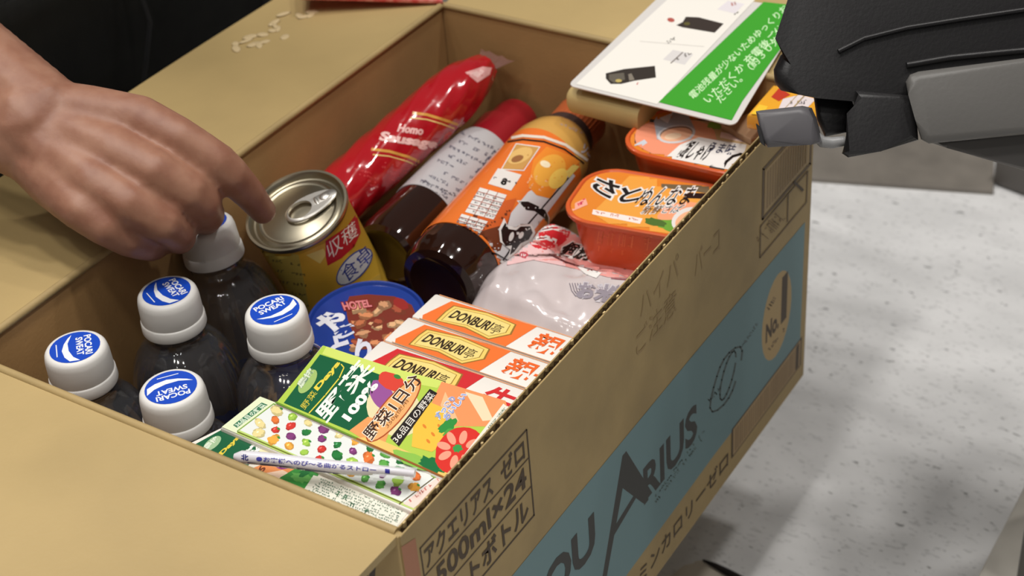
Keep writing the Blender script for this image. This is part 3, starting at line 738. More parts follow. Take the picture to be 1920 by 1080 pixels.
# ================================================================== SAUSAGE PACK
RED = M('red_film', (176, 22, 32), .16, coat=1.0, bump=.12, bscale=60)
sa, sb = Vector((-.2335, .236, .150)), Vector((-.206, .378, .184))
sg = thing('sausage_pack', 'shiny red film-wrapped sausage standing tallest along the left inner wall', 'sausage', sa)
L = (sb - sa).length; sm = Matrix.Translation(sa) @ basis(sb - sa, (0, 0, 1)).to_4x4()
prof = []
for i in range(41):
    t = i / 40; r = .0172 * (1 - .0 * t)
    if t > .72: r *= 1 - .55 * ((t - .72) / .28) ** 2.2
    if t < .06: r *= (t / .06) ** .5 * .9 + .1 if t > 0 else .1
    prof.append((max(r, .0008), t * L))
prof = [(0, 0)] + prof + [(0, L)]
def wr(a, z): return .0004 * math.sin(a * 5 + z * 160) * math.sin(z * 90) + .0003 * math.sin(a * 11 + z * 300)
sbod = lathe('sausage_body', prof, [RED], sg, seg=80, xf=wm(sg).inverted() @ sm, rib=wr)
bm = bmesh.new(); e0 = sb - (sb - sa).normalized() * .003; dv = (sb - sa).normalized(); sdv = dv.cross(Vector((0, 0, 1))).normalized()
G = []
for i in range(9):
    u = (i - 4) / 4; G.append([bm.verts.new(e0 + sdv * (.0055 + .003 * k) * u + dv * .0045 * k + Vector((0, 0, .0008 * math.sin(i * 2.2 + k)))) for k in range(4)])
for i in range(8):
    for k in range(3): bm.faces.new((G[i][k], G[i + 1][k], G[i + 1][k + 1], G[i][k + 1]))
bmesh.ops.solidify(bm, geom=bm.faces[:], thickness=.0004)
fe = from_bm('film_end', bm, M('dull_film_end', (150, 110, 100), .25, alpha=.75), sg, smooth=True, world=True); fe['label'] = 'clear crimped film end'
P = Print(bvh_hit([sbod]), step=6, rough=.14)
GOLD = (216, 160, 76)
P.line([(775, 212), (800, 215), (830, 224), (866, 236)], 5, GOLD); P.line([(770, 221), (800, 224), (828, 232), (860, 244)], 2.4, (238, 206, 130))
P.line([(698, 280), (730, 284), (765, 294), (798, 308)], 5, GOLD); P.line([(700, 290), (730, 293), (762, 302), (792, 315)], 2.2, (238, 206, 130))
P.text('Homo', ((744, 247), (792, 254), (796, 238), (750, 232)), (240, 190, 186), .05)
P.text('Sausage', ((708, 268), (816, 284), (824, 262), (716, 246)), (240, 196, 190), .05)
P.ell((848, 262), 17, 15, 20, (214, 90, 80)); P.ell((848, 262), 15, 13, 20, (190, 30, 36)); P.squig((838, 262), (858, 266), 6, (230, 130, 120), n=4)
for i in range(5): P.squig((706 + i * 9, 302 + i * 12), (776 + i * 6, 322 + i * 9), 2.6, (216, 84, 84), n=16, wd=1, fill=.6)
for i in range(4): P.squig((662 + i * 10, 318 + i * 10), (700 + i * 10, 328 + i * 10), 3, (214, 74, 76), n=8, wd=1, fill=.6)
P.poly([(872, 136), (905, 125), (922, 127), (918, 140), (895, 155)], (226, 168, 166)); P.poly([(880, 138), (902, 130), (908, 134), (896, 146)], (240, 200, 196))
P.poly([(924, 140), (944, 148), (949, 160), (940, 170), (922, 150)], (232, 186, 158)); P.ell((934, 154), 7, 5, 50, (206, 60, 50))
P.build('film_print', sbod)
# ================================================================== SAUCE BOTTLE WITH RED CAP (dark brown, silver label)
def bottle_axis(a, b): return Matrix.Translation(a) @ basis(b - a, (0, 0, 1)).to_4x4(), (b - a).length
DKG = M('dark_sauce_glass', (38, 18, 10), .06, coat=1.0); REDCAP = M('red_cap', (150, 22, 34), .3, coat=.4)
a2, b2 = at(722, 478, .140), at(972, 222, .143)
sbt = thing('sauce_bottle', 'dark brown sauce bottle with silver-white label and dark red cap, lying behind the orange one', 'bottle', a2)
m2, L2 = bottle_axis(a2, b2); R2 = .0205; X2 = wm(sbt).inverted() @ m2
gb = lathe('bottle_body', [(0, .004), (R2 * .5, .003), (R2 * .8, .0), (R2 * .93, .002), (R2, .008), (R2, .045), (R2, L2 * .60), (R2 * .96, L2 * .66), (R2 * .86, L2 * .72), (R2 * .76, L2 * .76), (R2 * .72, L2 * .8)], [DKG], sbt, seg=96, xf=X2)
lb2 = lathe('bottle_label', [(R2 + .0002, L2 * .27), (R2 + .0004, L2 * .271), (R2 + .0004, L2 * .66), (R2 * .93, L2 * .715), (R2 * .91, L2 * .715)], [M('silver_label', (186, 184, 186), .35, coat=.3)], sbt, seg=96, xf=X2)
lathe('cap', [(R2 * .72, L2 * .715), (R2 * .84, L2 * .72), (R2 * .86, L2 * .78), (R2 * .86, L2 * .86), (R2 * .74, L2 * .875), (R2 * .74, L2 * .97), (R2 * .68, L2), (0, L2)], [REDCAP], sbt, seg=80, xf=X2)
P = Print(bvh_hit([lb2]), step=8, rough=.35)
for i in range(9):
    p0 = lerp((772, 352), (862, 250), i / 8.); p1 = (p0[0] + 70, p0[1] + 36); P.squig(p0, p1, 6, (104, 102, 116), n=9, wd=1.3, fill=.7)
P.poly([(752, 378), (845, 410), (838, 418), (748, 386)], (226, 224, 222)); P.poly([(762, 366), (848, 398), (846, 404), (759, 372)], (168, 178, 110))
for i in range(4):
    p0 = lerp((766, 366), (790, 340), i / 3.); P.squig(p0, (p0[0] + 64, p0[1] + 30), 5, (80, 78, 90), n=8)
P.line([(870, 400), (884, 372)], 5, (60, 58, 70))
P.text('お好み', ((902, 336), (948, 282), (930, 274), (886, 326)), (84, 84, 100), .02)
P.build('label_print', lb2)
# ================================================================== ORANGE SAUCE BOTTLE
a3, b3 = at(820, 536, .153), at(1090, 226, .155)
ob = thing('sauce_bottle', 'large sauce bottle with orange and gold label, next to the plastic pouch', 'bottle', a3)
tag(ob, group=None)
m3, L3 = bottle_axis(a3, b3); R3 = .0246; X3 = wm(ob).inverted() @ m3
gl = lathe('bottle_body', [(0, .006), (R3 * .4, .005), (R3 * .7, .001), (R3 * .88, .002), (R3 * .97, .008), (R3, .014), (R3 * .985, .021), (R3, .024), (R3, L3 * .70), (R3 * .95, L3 * .75), (R3 * .78, L3 * .82), (R3 * .64, L3 * .87), (R3 * .60, L3 * .9)], [DKG], ob, seg=110, xf=X3, rib=lambda a, z: .0006 * max(0, math.sin(a * 9)) * (1 if .006 < z < .022 else 0))
lb3 = lathe('bottle_label', [(R3 + .0002, .024), (R3 + .0005, .0242), (R3 + .0005, L3 * .70)], [M('orange_label', (232, 118, 44), .25, coat=.6)], ob, seg=110, xf=X3)
lg3 = lathe('shoulder_sleeve', [(R3 + .0005, L3 * .70), (R3 * .985, L3 * .755), (R3 * .89, L3 * .81), (R3 * .76, L3 * .845), (R3 * .68, L3 * .86)], [M('gold_sleeve', (214, 164, 84), .25, coat=.7)], ob, seg=110, xf=X3)
nk = lathe('neck_band', [(R3 * .66, L3 * .845), (R3 * .70, L3 * .85), (R3 * .67, L3 * .895), (R3 * .6, L3 * .895)], [M('black_neck_band', (58, 44, 44), .3)], ob, seg=80, xf=X3)
lathe('cap', [(R3 * .58, L3 * .89), (R3 * .65, L3 * .892), (R3 * .65, L3 * .985), (R3 * .66, L3), (0, L3)], [M('copper_cap', (176, 88, 48), .28, coat=.5)], ob, seg=80, xf=X3, rib=lambda a, z: .0002 * math.cos(a * 40))
P = Print(bvh_hit([lb3, lg3, nk]), step=7, rough=.25)
WH = (232, 228, 224); BK = (34, 28, 28)
P.poly([(905, 470), (925, 440), (990, 360), (1068, 318), (1078, 330), (1010, 420), (950, 492), (935, 498)], (214, 212, 214))
P.line([(936, 498), (990, 420), (1072, 326)], 3, (48, 38, 40))
P.poly([(866, 460), (892, 392), (960, 392), (938, 470), (908, 478)], (110, 56, 34)); P.poly([(880, 440), (905, 385), (968, 372), (950, 420)], (206, 96, 44))
# top picture block and tables
P.poly([(940, 318), (968, 270), (1012, 276), (980, 318)], (200, 150, 84)); P.ell((975, 292), 25, 13, -25, (222, 180, 110)); P.ell((970, 298), 12, 6, -20, (150, 100, 60))
P.line([(940, 318), (968, 270), (1012, 276), (982, 320)], 1.6, WH, closed=True)
P.poly([(915, 345), (934, 316), (978, 328), (958, 358)], (226, 218, 212)); P.text('8', ((937, 346), (948, 349), (953, 336), (943, 333)), BK, .06)
P.squig((925, 336), (970, 346), 4, (90, 80, 80), n=8)
for (a, b, c, d) in (((872, 398), (900, 352), (950, 366), (925, 412)), ((843, 440), (866, 402), (914, 416), (892, 450))):
    P.poly([a, b, c, d], (226, 222, 218))
    for k in range(1, 6): P.line([lerp(a, b, k / 6), lerp(d, c, k / 6)], 1.2, (160, 70, 50)); P.squig(lerp(a, b, (k - .6) / 6), lerp(d, c, (k - .6) / 6), 3.4, (120, 116, 116), n=9, wd=1)
    for k in (1, 2): P.line([lerp(a, d, k / 3), lerp(b, c, k / 3)], 1.0, (170, 90, 60))
# glossy apple picture
P.poly([(1000, 300), (1025, 275), (1090, 300), (1072, 318), (1030, 372), (1005, 366), (990, 350)], (236, 140, 50)); P.ell((1030, 320), 26, 34, 45, (240, 172, 70)); P.ell((1046, 335), 14, 22, 40, (246, 204, 96)); P.ell((1022, 308), 10, 6, 20, (252, 236, 200)); P.poly([(1060, 322), (1074, 308), (1086, 312), (1066, 334)], (240, 210, 110))
for i in range(4): P.squig((985 + i * 9, 352 + i * 3), (1000 + i * 9, 330 + i * 3), 4, (246, 190, 140), n=4)
# black rims
P.line([(942, 268), (980, 262), (1020, 266), (1058, 280), (1094, 306)], 3, BK); P.line([(944, 262), (980, 255), (1020, 258), (1060, 272), (1100, 300)], 5, (228, 216, 200))
P.line([(800, 450), (838, 450), (865, 455), (900, 467), (946, 494)], 5, WH); P.line([(802, 445), (838, 444), (864, 448), (902, 461), (950, 488)], 2.4, BK); P.line([(790, 458), (832, 458), (862, 463), (900, 476), (940, 502)], 6, (206, 170, 104))
# big black brush lettering with white edge
def glyph(pts): P.poly([lerp(p, (sum(q[0] for q in pts) / len(pts), sum(q[1] for q in pts) / len(pts)), -.10) for p in pts], WH); P.poly(pts, BK)
glyph([(972, 378), (990, 378), (1008, 386), (1022, 394), (1028, 408), (1027, 420), (1018, 408), (1002, 396), (986, 394)])
P.poly([(936, 454), (934, 430), (944, 410), (950, 424), (966, 426), (974, 420), (996, 420), (1002, 436), (994, 452), (978, 462), (958, 480), (948, 486), (955, 468)], WH)
P.poly([(940, 452), (938, 432), (946, 418), (952, 430), (966, 432), (974, 425), (992, 424), (997, 436), (989, 449), (974, 456), (962, 472), (954, 478), (958, 460), (946, 462)], BK)
P.ell((957, 444), 4, 9, 20, WH); P.ell((975, 441), 4, 7, 30, WH)
# neck text
P.text('ソース', ((1086, 284), (1112, 318), (1120, 300), (1096, 268)), (196, 190, 196), .05)
P.squig((1050, 234), (1090, 252), 6, (190, 160, 140), n=6)
P.build('label_print', lb3)
# ================================================================== ORANGE FISH TRAYS
TRAYM = M('orange_tray_plastic', (206, 90, 42), .3, coat=.2)
def rrect(x0, x1, y0, y1, r, n=8):
    P_ = []
    for cx, cy, a0 in ((x1 - r, y1 - r, 0), (x0 + r, y1 - r, 90), (x0 + r, y0 + r, 180), (x1 - r, y0 + r, 270)):
        for k in range(n + 1):
            a = math.radians(a0 + 90 * k / n); P_.append((cx + r * math.cos(a), cy + r * math.sin(a)))
    return P_
def tray(label, cx, cy, ztop, sx, sy, h, rot, tilt=(0, 0)):
    R_ = (Matrix.Rotation(rot, 3, 'Z') @ Matrix.Rotation(tilt[0], 3, 'X') @ Matrix.Rotation(tilt[1], 3, 'Y'))
    t = thing('fish_tray', label, 'food tray', (cx, cy, ztop), R_, 'orange food trays along the right wall')
    def ring(bm, gx, gy, z, rr): return [bm.verts.new((x, y, z)) for x, y in rrect(-sx / 2 + gx, sx / 2 - gx, -sy / 2 + gy, sy / 2 - gy, rr)]
    bm = bmesh.new(); lv = [(.010, -h, .010), (.006, -h * .55, .014), (.0035, -.0045, .016), (.0030, -.0035, .016), (.0008, -.0035, .018), (0, -.0025, .019), (0, -.0006, .019), (.0006, 0, .019), (.0018, 0, .018), (.0026, -.0008, .017)]
    rings = [ring(bm, g, g, z, r) for g, z, r in lv]; bm.faces.new(rings[0][::-1])
    for A, B in zip(rings, rings[1:]):
        for k in range(len(A)): bm.faces.new((A[k], A[(k + 1) % len(A)], B[(k + 1) % len(A)], B[k]))
    b = from_bm('tray_body', bm, TRAYM, t, smooth=True)
    bm = bmesh.new(); r1 = ring(bm, .0026, .0026, -.0008, .017); bm.faces.new(r1)
    f = from_bm('lid_film', bm, M('tray_lid_film', (226, 134, 48), .22, coat=.5), t)
    return t, b, f
t1, t1b, t1f = tray('orange oval food tray with big black brush lettering, nearest of the two trays', -.0515, .2985, .1745, .086, .056, .036, .16, (0.0, 0.0))
t2, t2b, t2f = tray('orange oval food tray with open tin picture, half under the laminated card', -.0475, .3535, .1850, .082, .054, .030, .03, (0.0, 0.0))
P = Print(bvh_hit([t1f]), step=14, rough=.22)
P.poly([(1180, 330), (1400, 345), (1400, 430), (1270, 440), (1150, 425), (1110, 400)], (232, 160, 70)); P.poly([(1240, 345), (1400, 352), (1400, 372), (1240, 352)], (110, 96, 72))
P.poly([(1290, 362), (1400, 364), (1400, 376), (1280, 372)], BK)
P.ell((1300, 415), 70, 34, 8, (240, 160, 120), wob=.06); P.ell((1262, 425), 30, 10, 10, (110, 160, 60), wob=.2); P.ell((1230, 417), 22, 7, 10, (80, 110, 50), wob=.2)
P.ell((1290, 412), 32, 22, -20, (226, 220, 216)); P.ell((1292, 414), 27, 17, -20, (242, 180, 140)); P.ell((1300, 420), 16, 10, -20, (232, 140, 100), wob=.1)
P.poly([(1112, 393), (1205, 410), (1200, 420), (1110, 402)], (240, 226, 220)); P.squig((1116, 400), (1196, 415), 4, (200, 120, 100), n=9)
P.poly([(1070, 385), (1098, 372), (1102, 384), (1074, 396)], (240, 170, 150)); P.squig((1073, 392), (1099, 380), 6, (214, 60, 90), n=3, wd=2)
P.text('さ', ((1105, 352), (1150, 378), (1166, 345), (1124, 330)), BK, .03, outline=WH, ow=.06); P.text('と', ((1160, 382), (1196, 376), (1208, 350), (1164, 352)), BK, .03, outline=WH, ow=.06)
P.text('ぬんなま', ((1185, 388), (1290, 384), (1310, 350), (1212, 352)), BK, .01, outline=WH, ow=.06); P.text('新鮮さば', ((1200, 402), (1270, 400), (1286, 384), (1212, 386)), (60, 50, 50), .0, outline=WH, ow=.07)
P.build('lid_print', t1f)
P = Print(bvh_hit([t1b]), step=8, rough=.35); P.squig((1110, 455), (1220, 470), 26, (232, 128, 76), n=14, wd=1.4, fill=.6); P.squig((1120, 470), (1235, 490), 10, (232, 128, 76), n=16, wd=1, fill=.6); P.build('body_print', t1b)
P = Print(bvh_hit([t2f]), step=14, rough=.22)
P.poly([(1178, 270), (1200, 235), (1240, 205), (1450, 235), (1390, 325), (1200, 292)], (60, 56, 54))
P.ell((1255, 265), 66, 34, 12, (236, 150, 118), wob=.05); P.poly([(1300, 225), (1440, 240), (1400, 300), (1330, 262)], (206, 176, 130)); P.ell((1305, 250), 40, 24, 20, (240, 170, 134), wob=.08)
P.poly([(1226, 228), (1240, 205), (1290, 215), (1304, 245), (1296, 262), (1232, 262)], (176, 180, 190)); P.poly([(1236, 222), (1246, 208), (1262, 212), (1252, 232)], (232, 234, 240))
P.ell((1268, 252), 36, 17, -8, (216, 214, 216)); P.ell((1268, 251), 31, 13.5, -8, (150, 120, 104)); P.ell((1268, 253), 30, 12.5, -8, (246, 186, 150)); P.ell((1262, 256), 16, 6, -8, (250, 214, 180))
P.ell((1340, 236), 14, 7, 10, (130, 170, 70), wob=.2); P.poly([(1352, 248), (1430, 262), (1426, 274), (1350, 258)], (240, 214, 206))
P.poly([(1248, 296), (1275, 272), (1310, 258), (1400, 272), (1385, 322), (1330, 312)], WH)
P.text('銀しゃけ', ((1262, 297), (1322, 304), (1346, 268), (1296, 264)), BK, .03, outline=WH, ow=.08); P.text('うま味', ((1322, 286), (1372, 292), (1384, 272), (1336, 266)), (70, 70, 90), .02)
P.line([(1354, 318), (1362, 304), (1374, 294), (1388, 290), (1402, 292)], 5, BK); P.poly([(1182, 276), (1208, 262), (1214, 268), (1190, 284)], (200, 206, 214))
P.build('lid_print', t2f)
# ================================================================== PINK AND CLEAR PLASTIC POUCH
PCH = M('milky_plastic_film', (208, 196, 196), .18, coat=.8, var=.06, vscale=30)
po = thing('plastic_pouch', 'crumpled white and pink plastic food pouch between orange bottle and meal boxes', 'pouch', (-.06, .23, .12))
bm = bmesh.new(); NX, NY = 60, 60; X0, X1, Y0, Y1 = -.114, -.006, .1895, .298; G = []
def hz_(u, v):
    e = (min(u, 1 - u, .16) / .16) ** .5 * (min(v, 1 - v, .14) / .14) ** .5
    e *= 1 - .72 * max(0, min(1, (v - .50) / .25)) ** 1.3 * max(0, min(1, (u - .10) / .12))
    z = .133 + .027 * e
    z += .006 * math.sin(u * 3.2 + 1.1) * math.sin(v * 4.1) * e
    for k, (a, b, c, am) in enumerate(((9, 4, .3, .0028), (5, 12, 1.2, .0020), (17, -8, 2.1, .0010), (-14, 19, .7, .0007), (27, 13, 3, .0004))):
        z += am * (abs(math.sin(a * u + b * v + c)) - .5) * e
    return z
for i in range(NX + 1):
    row = []
    for j in range(NY + 1):
        u, v = i / NX, j / NY; x = X0 + (X1 - X0) * u + .002 * math.sin(v * 14); y = Y0 + (Y1 - Y0) * v + .002 * math.sin(u * 11) * (0 if j == 0 else 1)
        if j == 0: y = Y0
        row.append(bm.verts.new((x, y, hz_(u, v))))
    G.append(row)
for i in range(NX):
    for j in range(NY): bm.faces.new((G[i][j], G[i + 1][j], G[i + 1][j + 1], G[i][j + 1]))
B2 = {}
for i in range(NX + 1):
    for j in range(NY + 1):
        if i in (0, NX) or j in (0, NY): B2[i, j] = G[i][j]
        elif i % 6 == 0 and j % 6 == 0: pass
r = bmesh.ops.extrude_face_region(bm, geom=bm.faces[:]); vs = [g for g in r['geom'] if isinstance(g, bmesh.types.BMVert)]
for v in vs: v.co.z = .133 - (v.co.z - .133) * .7 - .001
pob = from_bm('pouch_film', bm, PCH, po, smooth='all', world=True)
P = Print(bvh_hit([pob]), step=5, rough=.25, off=.00025)
PK = (226, 138, 132)
P.poly([(955, 480), (1010, 400), (1080, 395), (1120, 440), (1290, 480), (1240, 540), (1215, 525), (1140, 520), (1060, 500), (1000, 488), (950, 498)], (228, 156, 150))
P.poly([(955, 480), (985, 450), (1060, 480), (1060, 500), (1000, 488), (950, 498)], (232, 190, 190))
P.ell((1030, 440), 40, 27, -20, (206, 48, 56))
for q in (((1004, 449), (1024, 446), (1040, 452)), ((1012, 432), (1036, 427), (1056, 432))): P.line([q[0], q[1], q[2]], 8, WH); P.line([(q[0][0] + 4, q[0][1]), q[1]], 1.6, (90, 60, 60))
P.ell((983, 479), 9, 6, 20, (190, 80, 90)); P.squig((977, 481), (990, 481), 5, WH, n=3)
P.text('個別パック', ((1040, 478), (1190, 512), (1200, 488), (1066, 452)), BK, .05, outline=WH, ow=.08)
P.line([(1030, 478), (1060, 492), (1100, 505), (1120, 510)], 3, (90, 50, 54)); P.poly([(1080, 500), (1128, 512), (1118, 522), (1100, 516)], WH); P.line([(1146, 522), (1200, 528)], 2, (150, 70, 80))
for i in range(5): P.line([(1068 + i * 5, 532), (1072 + i * 5, 546), (1080 + i * 6, 556)], 1.6, (120, 112, 122))
P.text('お米', ((1078, 560), (1150, 570), (1158, 536), (1088, 528)), (150, 142, 152), .05, outline=(200, 194, 200), ow=.05)
P.text('ごはん', ((1132, 572), (1190, 566), (1200, 530), (1146, 536)), (150, 142, 152), .05)
P.build('film_print', pob)
# ================================================================== TAN PAD AND LAMINATED CARD
pad = thing('folded_card_pad', 'folded tan cardboard pad with rounded front edge under the laminated card', 'pad', (-.095, .37, .187))
pc = at(1058, 212, .182); pd = at(1196, 250, .182); padw = (pd - pc); padb = Vector((-padw.y, padw.x, 0)).normalized()
bm = bmesh.new(); U = padw.normalized(); Lp = padw.length
prof2 = [(0.030, 0), (.004, 0), (.0012, .0012), (0, .004), (0, .010), (.001, .0125), (.0035, .0145), (.008, .0155), (.030, .0155)]
for k, s_ in enumerate((0, .0025, .005, Lp)):
    pass
A_ = [];
for s_, sc in ((0, .0), (.0006, .45), (.0022, .8), (.0045, 1.0), (Lp, 1.0)):
    A_.append([bm.verts.new(pc + U * s_ + padb * (d_ + (1 - sc) * .004) + Vector((0, 0, (z_ - .0078) * (.6 + .4 * sc) + .0078))) for d_, z_ in prof2])
for A, B in zip(A_, A_[1:]):
    for k in range(len(A) - 1): bm.faces.new((A[k], B[k], B[k + 1], A[k + 1]))
    bm.faces.new((A[-1], B[-1], B[0], A[0]))
bm.faces.new(A_[0]); bm.faces.new(A_[-1][::-1])
from_bm('pad_body', bm, M('tan_pad', (196, 172, 116), .6, var=.06), pad, smooth=True, world=True)
# card on a tilted plane resting on pad and wall rim
sn = Vector((0.0, -.17, 1)).normalized(); sco = Vector((-.1, .345, .2015)); hs = onplane(sco, sn)
scr = [(1064, 160), (1378, 236), (1508, 18), (1252, -22)]
sc3 = [hs(*q)[0] for q in scr]
lc = thing('laminated_card', 'laminated instruction card, white with green lettered band, lying across the box corner', 'card', sc3[0])
def rounded(ps, r, n=5):
    out = []
    for i, p in enumerate(ps):
        a, b = ps[i - 1], ps[(i + 1) % len(ps)]; u = (a - p).normalized(); v = (b - p).normalized(); s_, e_ = p + u * r, p + v * r
        for k in range(n + 1):
            t = k / n; out.append((s_ * (1 - t) + p * t) * (1 - t) + (p * (1 - t) + e_ * t) * t)
    return out
film = prism('laminate_film', rounded(sc3, .005), -sn * .0007, M('laminate_film', (214, 210, 206), .12, coat=.6), lc, bev=.0)
P = Print(hs, rough=.16, off=.0002)
P.poly([(1080, 158), (1232, 196), (1425, -10), (1262, -10)], (234, 230, 222))
P.poly([(1235, 192), (1372, 226), (1392, 190), (1520, 14), (1432, 4)], (66, 158, 50))
# two wallet pictures
P.poly([(1136, 138), (1170, 130), (1228, 124), (1230, 146), (1190, 152), (1165, 158), (1145, 158), (1136, 148)], (58, 52, 48)); P.poly([(1142, 140), (1170, 137), (1172, 150), (1152, 156), (1142, 150)], (100, 94, 84)); P.ell((1160, 152), 6, 3, 0, (190, 170, 100)); P.poly([(1178, 140), (1184, 138), (1190, 150), (1180, 152)], (130, 122, 110))
P.poly([(1286, 32), (1310, 33), (1357, 45), (1340, 62), (1280, 52), (1268, 48), (1280, 42)], (62, 54, 50)); P.ell((1258, 38), 7, 4, 10, (176, 90, 80)); P.squig((1192, 160), (1206, 158), 3, (200, 100, 90), n=3); P.ell((1288, 45), 6, 3, 0, (96, 90, 50))
P.poly([(1243, 112), (1262, 94), (1300, 102), (1284, 122)], (214, 210, 208)); P.line([(1258, 119), (1280, 99)], 2, (120, 110, 104)); P.squig((1268, 118), (1296, 102), 6, (110, 104, 98), n=5, wd=1.4); P.squig((1252, 84), (1268, 74), 5, (90, 84, 80), n=3, wd=1.4)
P.line([(1200, 78), (1320, 88)], 1, (206, 200, 194)); P.poly([(1345, 18), (1365, 2), (1396, 8), (1378, 26)], (222, 216, 220)); P.squig((1366, 14), (1386, 8), 7, (190, 130, 120), n=4); P.squig((1376, 30), (1392, 20), 3, (130, 126, 120), n=3)
GT = (206, 240, 190)
P.text('電池残量が少ないためゆっくりお', ((1300, 188), (1480, 18), (1468, 8), (1290, 176)), GT, .01)
P.text('いただくか 充電後ご使用く', ((1330, 196), (1500, 30), (1488, 20), (1316, 184)), GT, .01)
P.text('ださい。（約３０分）', ((1352, 196), (1470, 72), (1458, 62), (1340, 184)), GT, .01)
P.build('card_print', film)
# ================================================================== YELLOW PACK IN THE FAR CORNER
YP = M('yellow_orange_pack', (236, 168, 44), .25, coat=.5)
yp = thing('snack_pack', 'small yellow and red food pack peeping out beside the laminated card', 'food pack', at(1440, 210, .206))
yl = [(1404, 214), (1452, 158), (1560, 178), (1530, 232)]
ypb = prism('pack_body', [at(x, y, .2075) + Vector((-.001, 0, 0)) for x, y in yl], (0, 0, -.010), YP, yp, bev=.002)
P = Print(hz(.2075), rough=.25); P.poly([(1446, 182), (1462, 164), (1482, 178), (1460, 190)], (190, 60, 40)); P.poly([(1468, 186), (1500, 178), (1530, 186), (1512, 204), (1460, 204)], (226, 214, 214)); P.squig((1480, 196), (1520, 196), 7, (90, 84, 90), n=6); P.poly([(1408, 214), (1424, 196), (1440, 200), (1430, 216)], (240, 196, 60)); P.build('pack_print', ypb)
# printed brown sleeve seen under the card's corner
bs = thing('brown_sachet', 'flat brown paper sachet tucked under the near corner of the laminated card', 'sachet', at(1390, 240, .1885))
prism('sachet_body', [at(x, y, .1885) for x, y in ((1352, 232), (1440, 196), (1462, 236), (1408, 262))], (0, 0, -.004), M('brown_sachet', (190, 152, 118), .4, var=.1), bs, bev=.001)
# ================================================================== RED PACKET on the left flap
rp = thing('red_packet', 'red and pink packet at the far end of the left flap, at the top edge', 'packet', at(700, 0, H + .0035))
prism('packet_body', [at(560, -8, H + .004), at(830, 0, H + .004), at(828, -60, H + .004), at(560, -60, H + .004)], (0, 0, -.003), M('red_packet', (206, 60, 62), .4, var=.2, vscale=120, rgb2=(232, 150, 140)), rp, bev=.001)
# ================================================================== FLOOR LITTER under the box
ps_ = thing('paper_scrap', 'torn pale paper scrap on the floor beside the bottom edge of the box', 'paper', at(1330, 1080, FZ))
sc_px = [(1236, 1100), (1268, 1072), (1282, 1060), (1300, 1056), (1304, 1052), (1318, 1050), (1340, 1064), (1372, 1080), (1390, 1110)]
prism('paper_sheet', [at(x, y, FZ + .0022) for x, y in sc_px], (0, 0, -.0015), M('pale_paper', (200, 192, 178), .6), ps_, bev=.0)
cbm = bmesh.new(); tube(cbm, [at(x, y, FZ + .004) for x, y in ((1318, 1050), (1340, 1060), (1362, 1072), (1400, 1092), (1450, 1130))], [.0006, .0018, .0024, .0026, .0026], 10)
cc = from_bm('black_cable', cbm, M('black_rubber', (30, 24, 24), .5), None, smooth=True); tag(cc, 'short black cable end lying on the floor over the paper scrap', 'cable')
# ================================================================== BLACK DEVICE (upper right)
BLK = M('black_device_plastic', (30, 29, 30), .42, bump=.1, bscale=600); GRY = M('grey_device_panel', (98, 96, 93), .45, bump=.08, bscale=500)
dv_ = thing('till_device', 'black till printer housing with grey side panels jutting over the box corner', 'till device', atd(1700, 150, .74))
vdir = ray(1700, 150).normalized(); back = (vdir * .08 + Vector((0, 0, -.0)))
def dev(px, d): return [atd(x, y, d) for x, y in px]
main = [(1484, -140), (1482, 86), (1460, 104), (1448, 130), (1450, 155), (1462, 170), (1500, 178), (1530, 184), (1600, 190), (1700, 200), (1990, 150), (1990, -140)]
prism('housing', dev(main, .72), back, BLK, dv_, bev=.008, seg=4)
prism('lower_arm', dev([(1524, 176), (1531, 225), (1546, 257), (1586, 249), (1600, 200), (1590, 170)], .735), vdir * .05, BLK, dv_, bev=.003)
prism('guide_fin', dev([(1604, 170), (1600, 215), (1578, 288), (1590, 296), (1652, 284), (1722, 263), (1716, 180)], .715), vdir * .03, BLK, dv_, bev=.003)
prism('side_panel', dev([(1722, 134), (1706, 140), (1698, 154), (1703, 178), (1716, 225), (1727, 262), (1742, 270), (1990, 246), (1990, 100)], .71), vdir * .05, GRY, dv_, bev=.004)
prism('lower_panel', dev([(1740, 266), (1776, 278), (1990, 340), (1990, 240)], .735), vdir * .04, M('dark_grey_device_panel', (120, 117, 114), .5), dv_, bev=.002)
ft = prism('grey_foot', dev([(1416, 209), (1498, 200), (1516, 204), (1524, 222), (1537, 268), (1520, 272), (1438, 277), (1428, 262)], .70), vdir * .028, M('grey_foot', (92, 90, 93), .4), dv_, bev=.003)
prism('foot_slot', dev([(1417, 232), (1426, 240), (1434, 274), (1426, 268)], .6985), vdir * .004, BLK, ft, bev=.0)
bm = bmesh.new(); tube(bm, dev([(1530, 255), (1542, 266), (1560, 268), (1584, 264)], .72), [.0022, .0026, .0026, .0022], 12); from_bm('foot_bracket', bm, M('bracket_grey', (140, 140, 140), .35), ft, smooth=True, world=True)
for pts, r_ in ((((1572, 96), (1620, 72), (1700, 52), (1800, 36), (1990, 8)), .0011), (((1700, 122), (1780, 108), (1880, 98), (1990, 88)), .0014)):
    bm = bmesh.new(); tube(bm, [atd(x, y, .7185) for x, y in pts], r_, 10); from_bm('moulded_ridge', bm, BLK, dv_, smooth=True, world=True)
# wall-side column that carries the device, outside the picture
cpost = atd(2080, 120, .80); bm = bmesh.new(); tube(bm, [atd(1900, 110, .77), cpost + Vector((.03, .01, .02))], .022, 20); from_bm('support_arm', bm, BLK, dv_, smooth=True, world=True); box('support_column', (cpost.x - .0, cpost.y - .03, FZ), (cpost.x + .07, cpost.y + .05, cpost.z + .12), GRY, dv_, bev=.004, world=True)
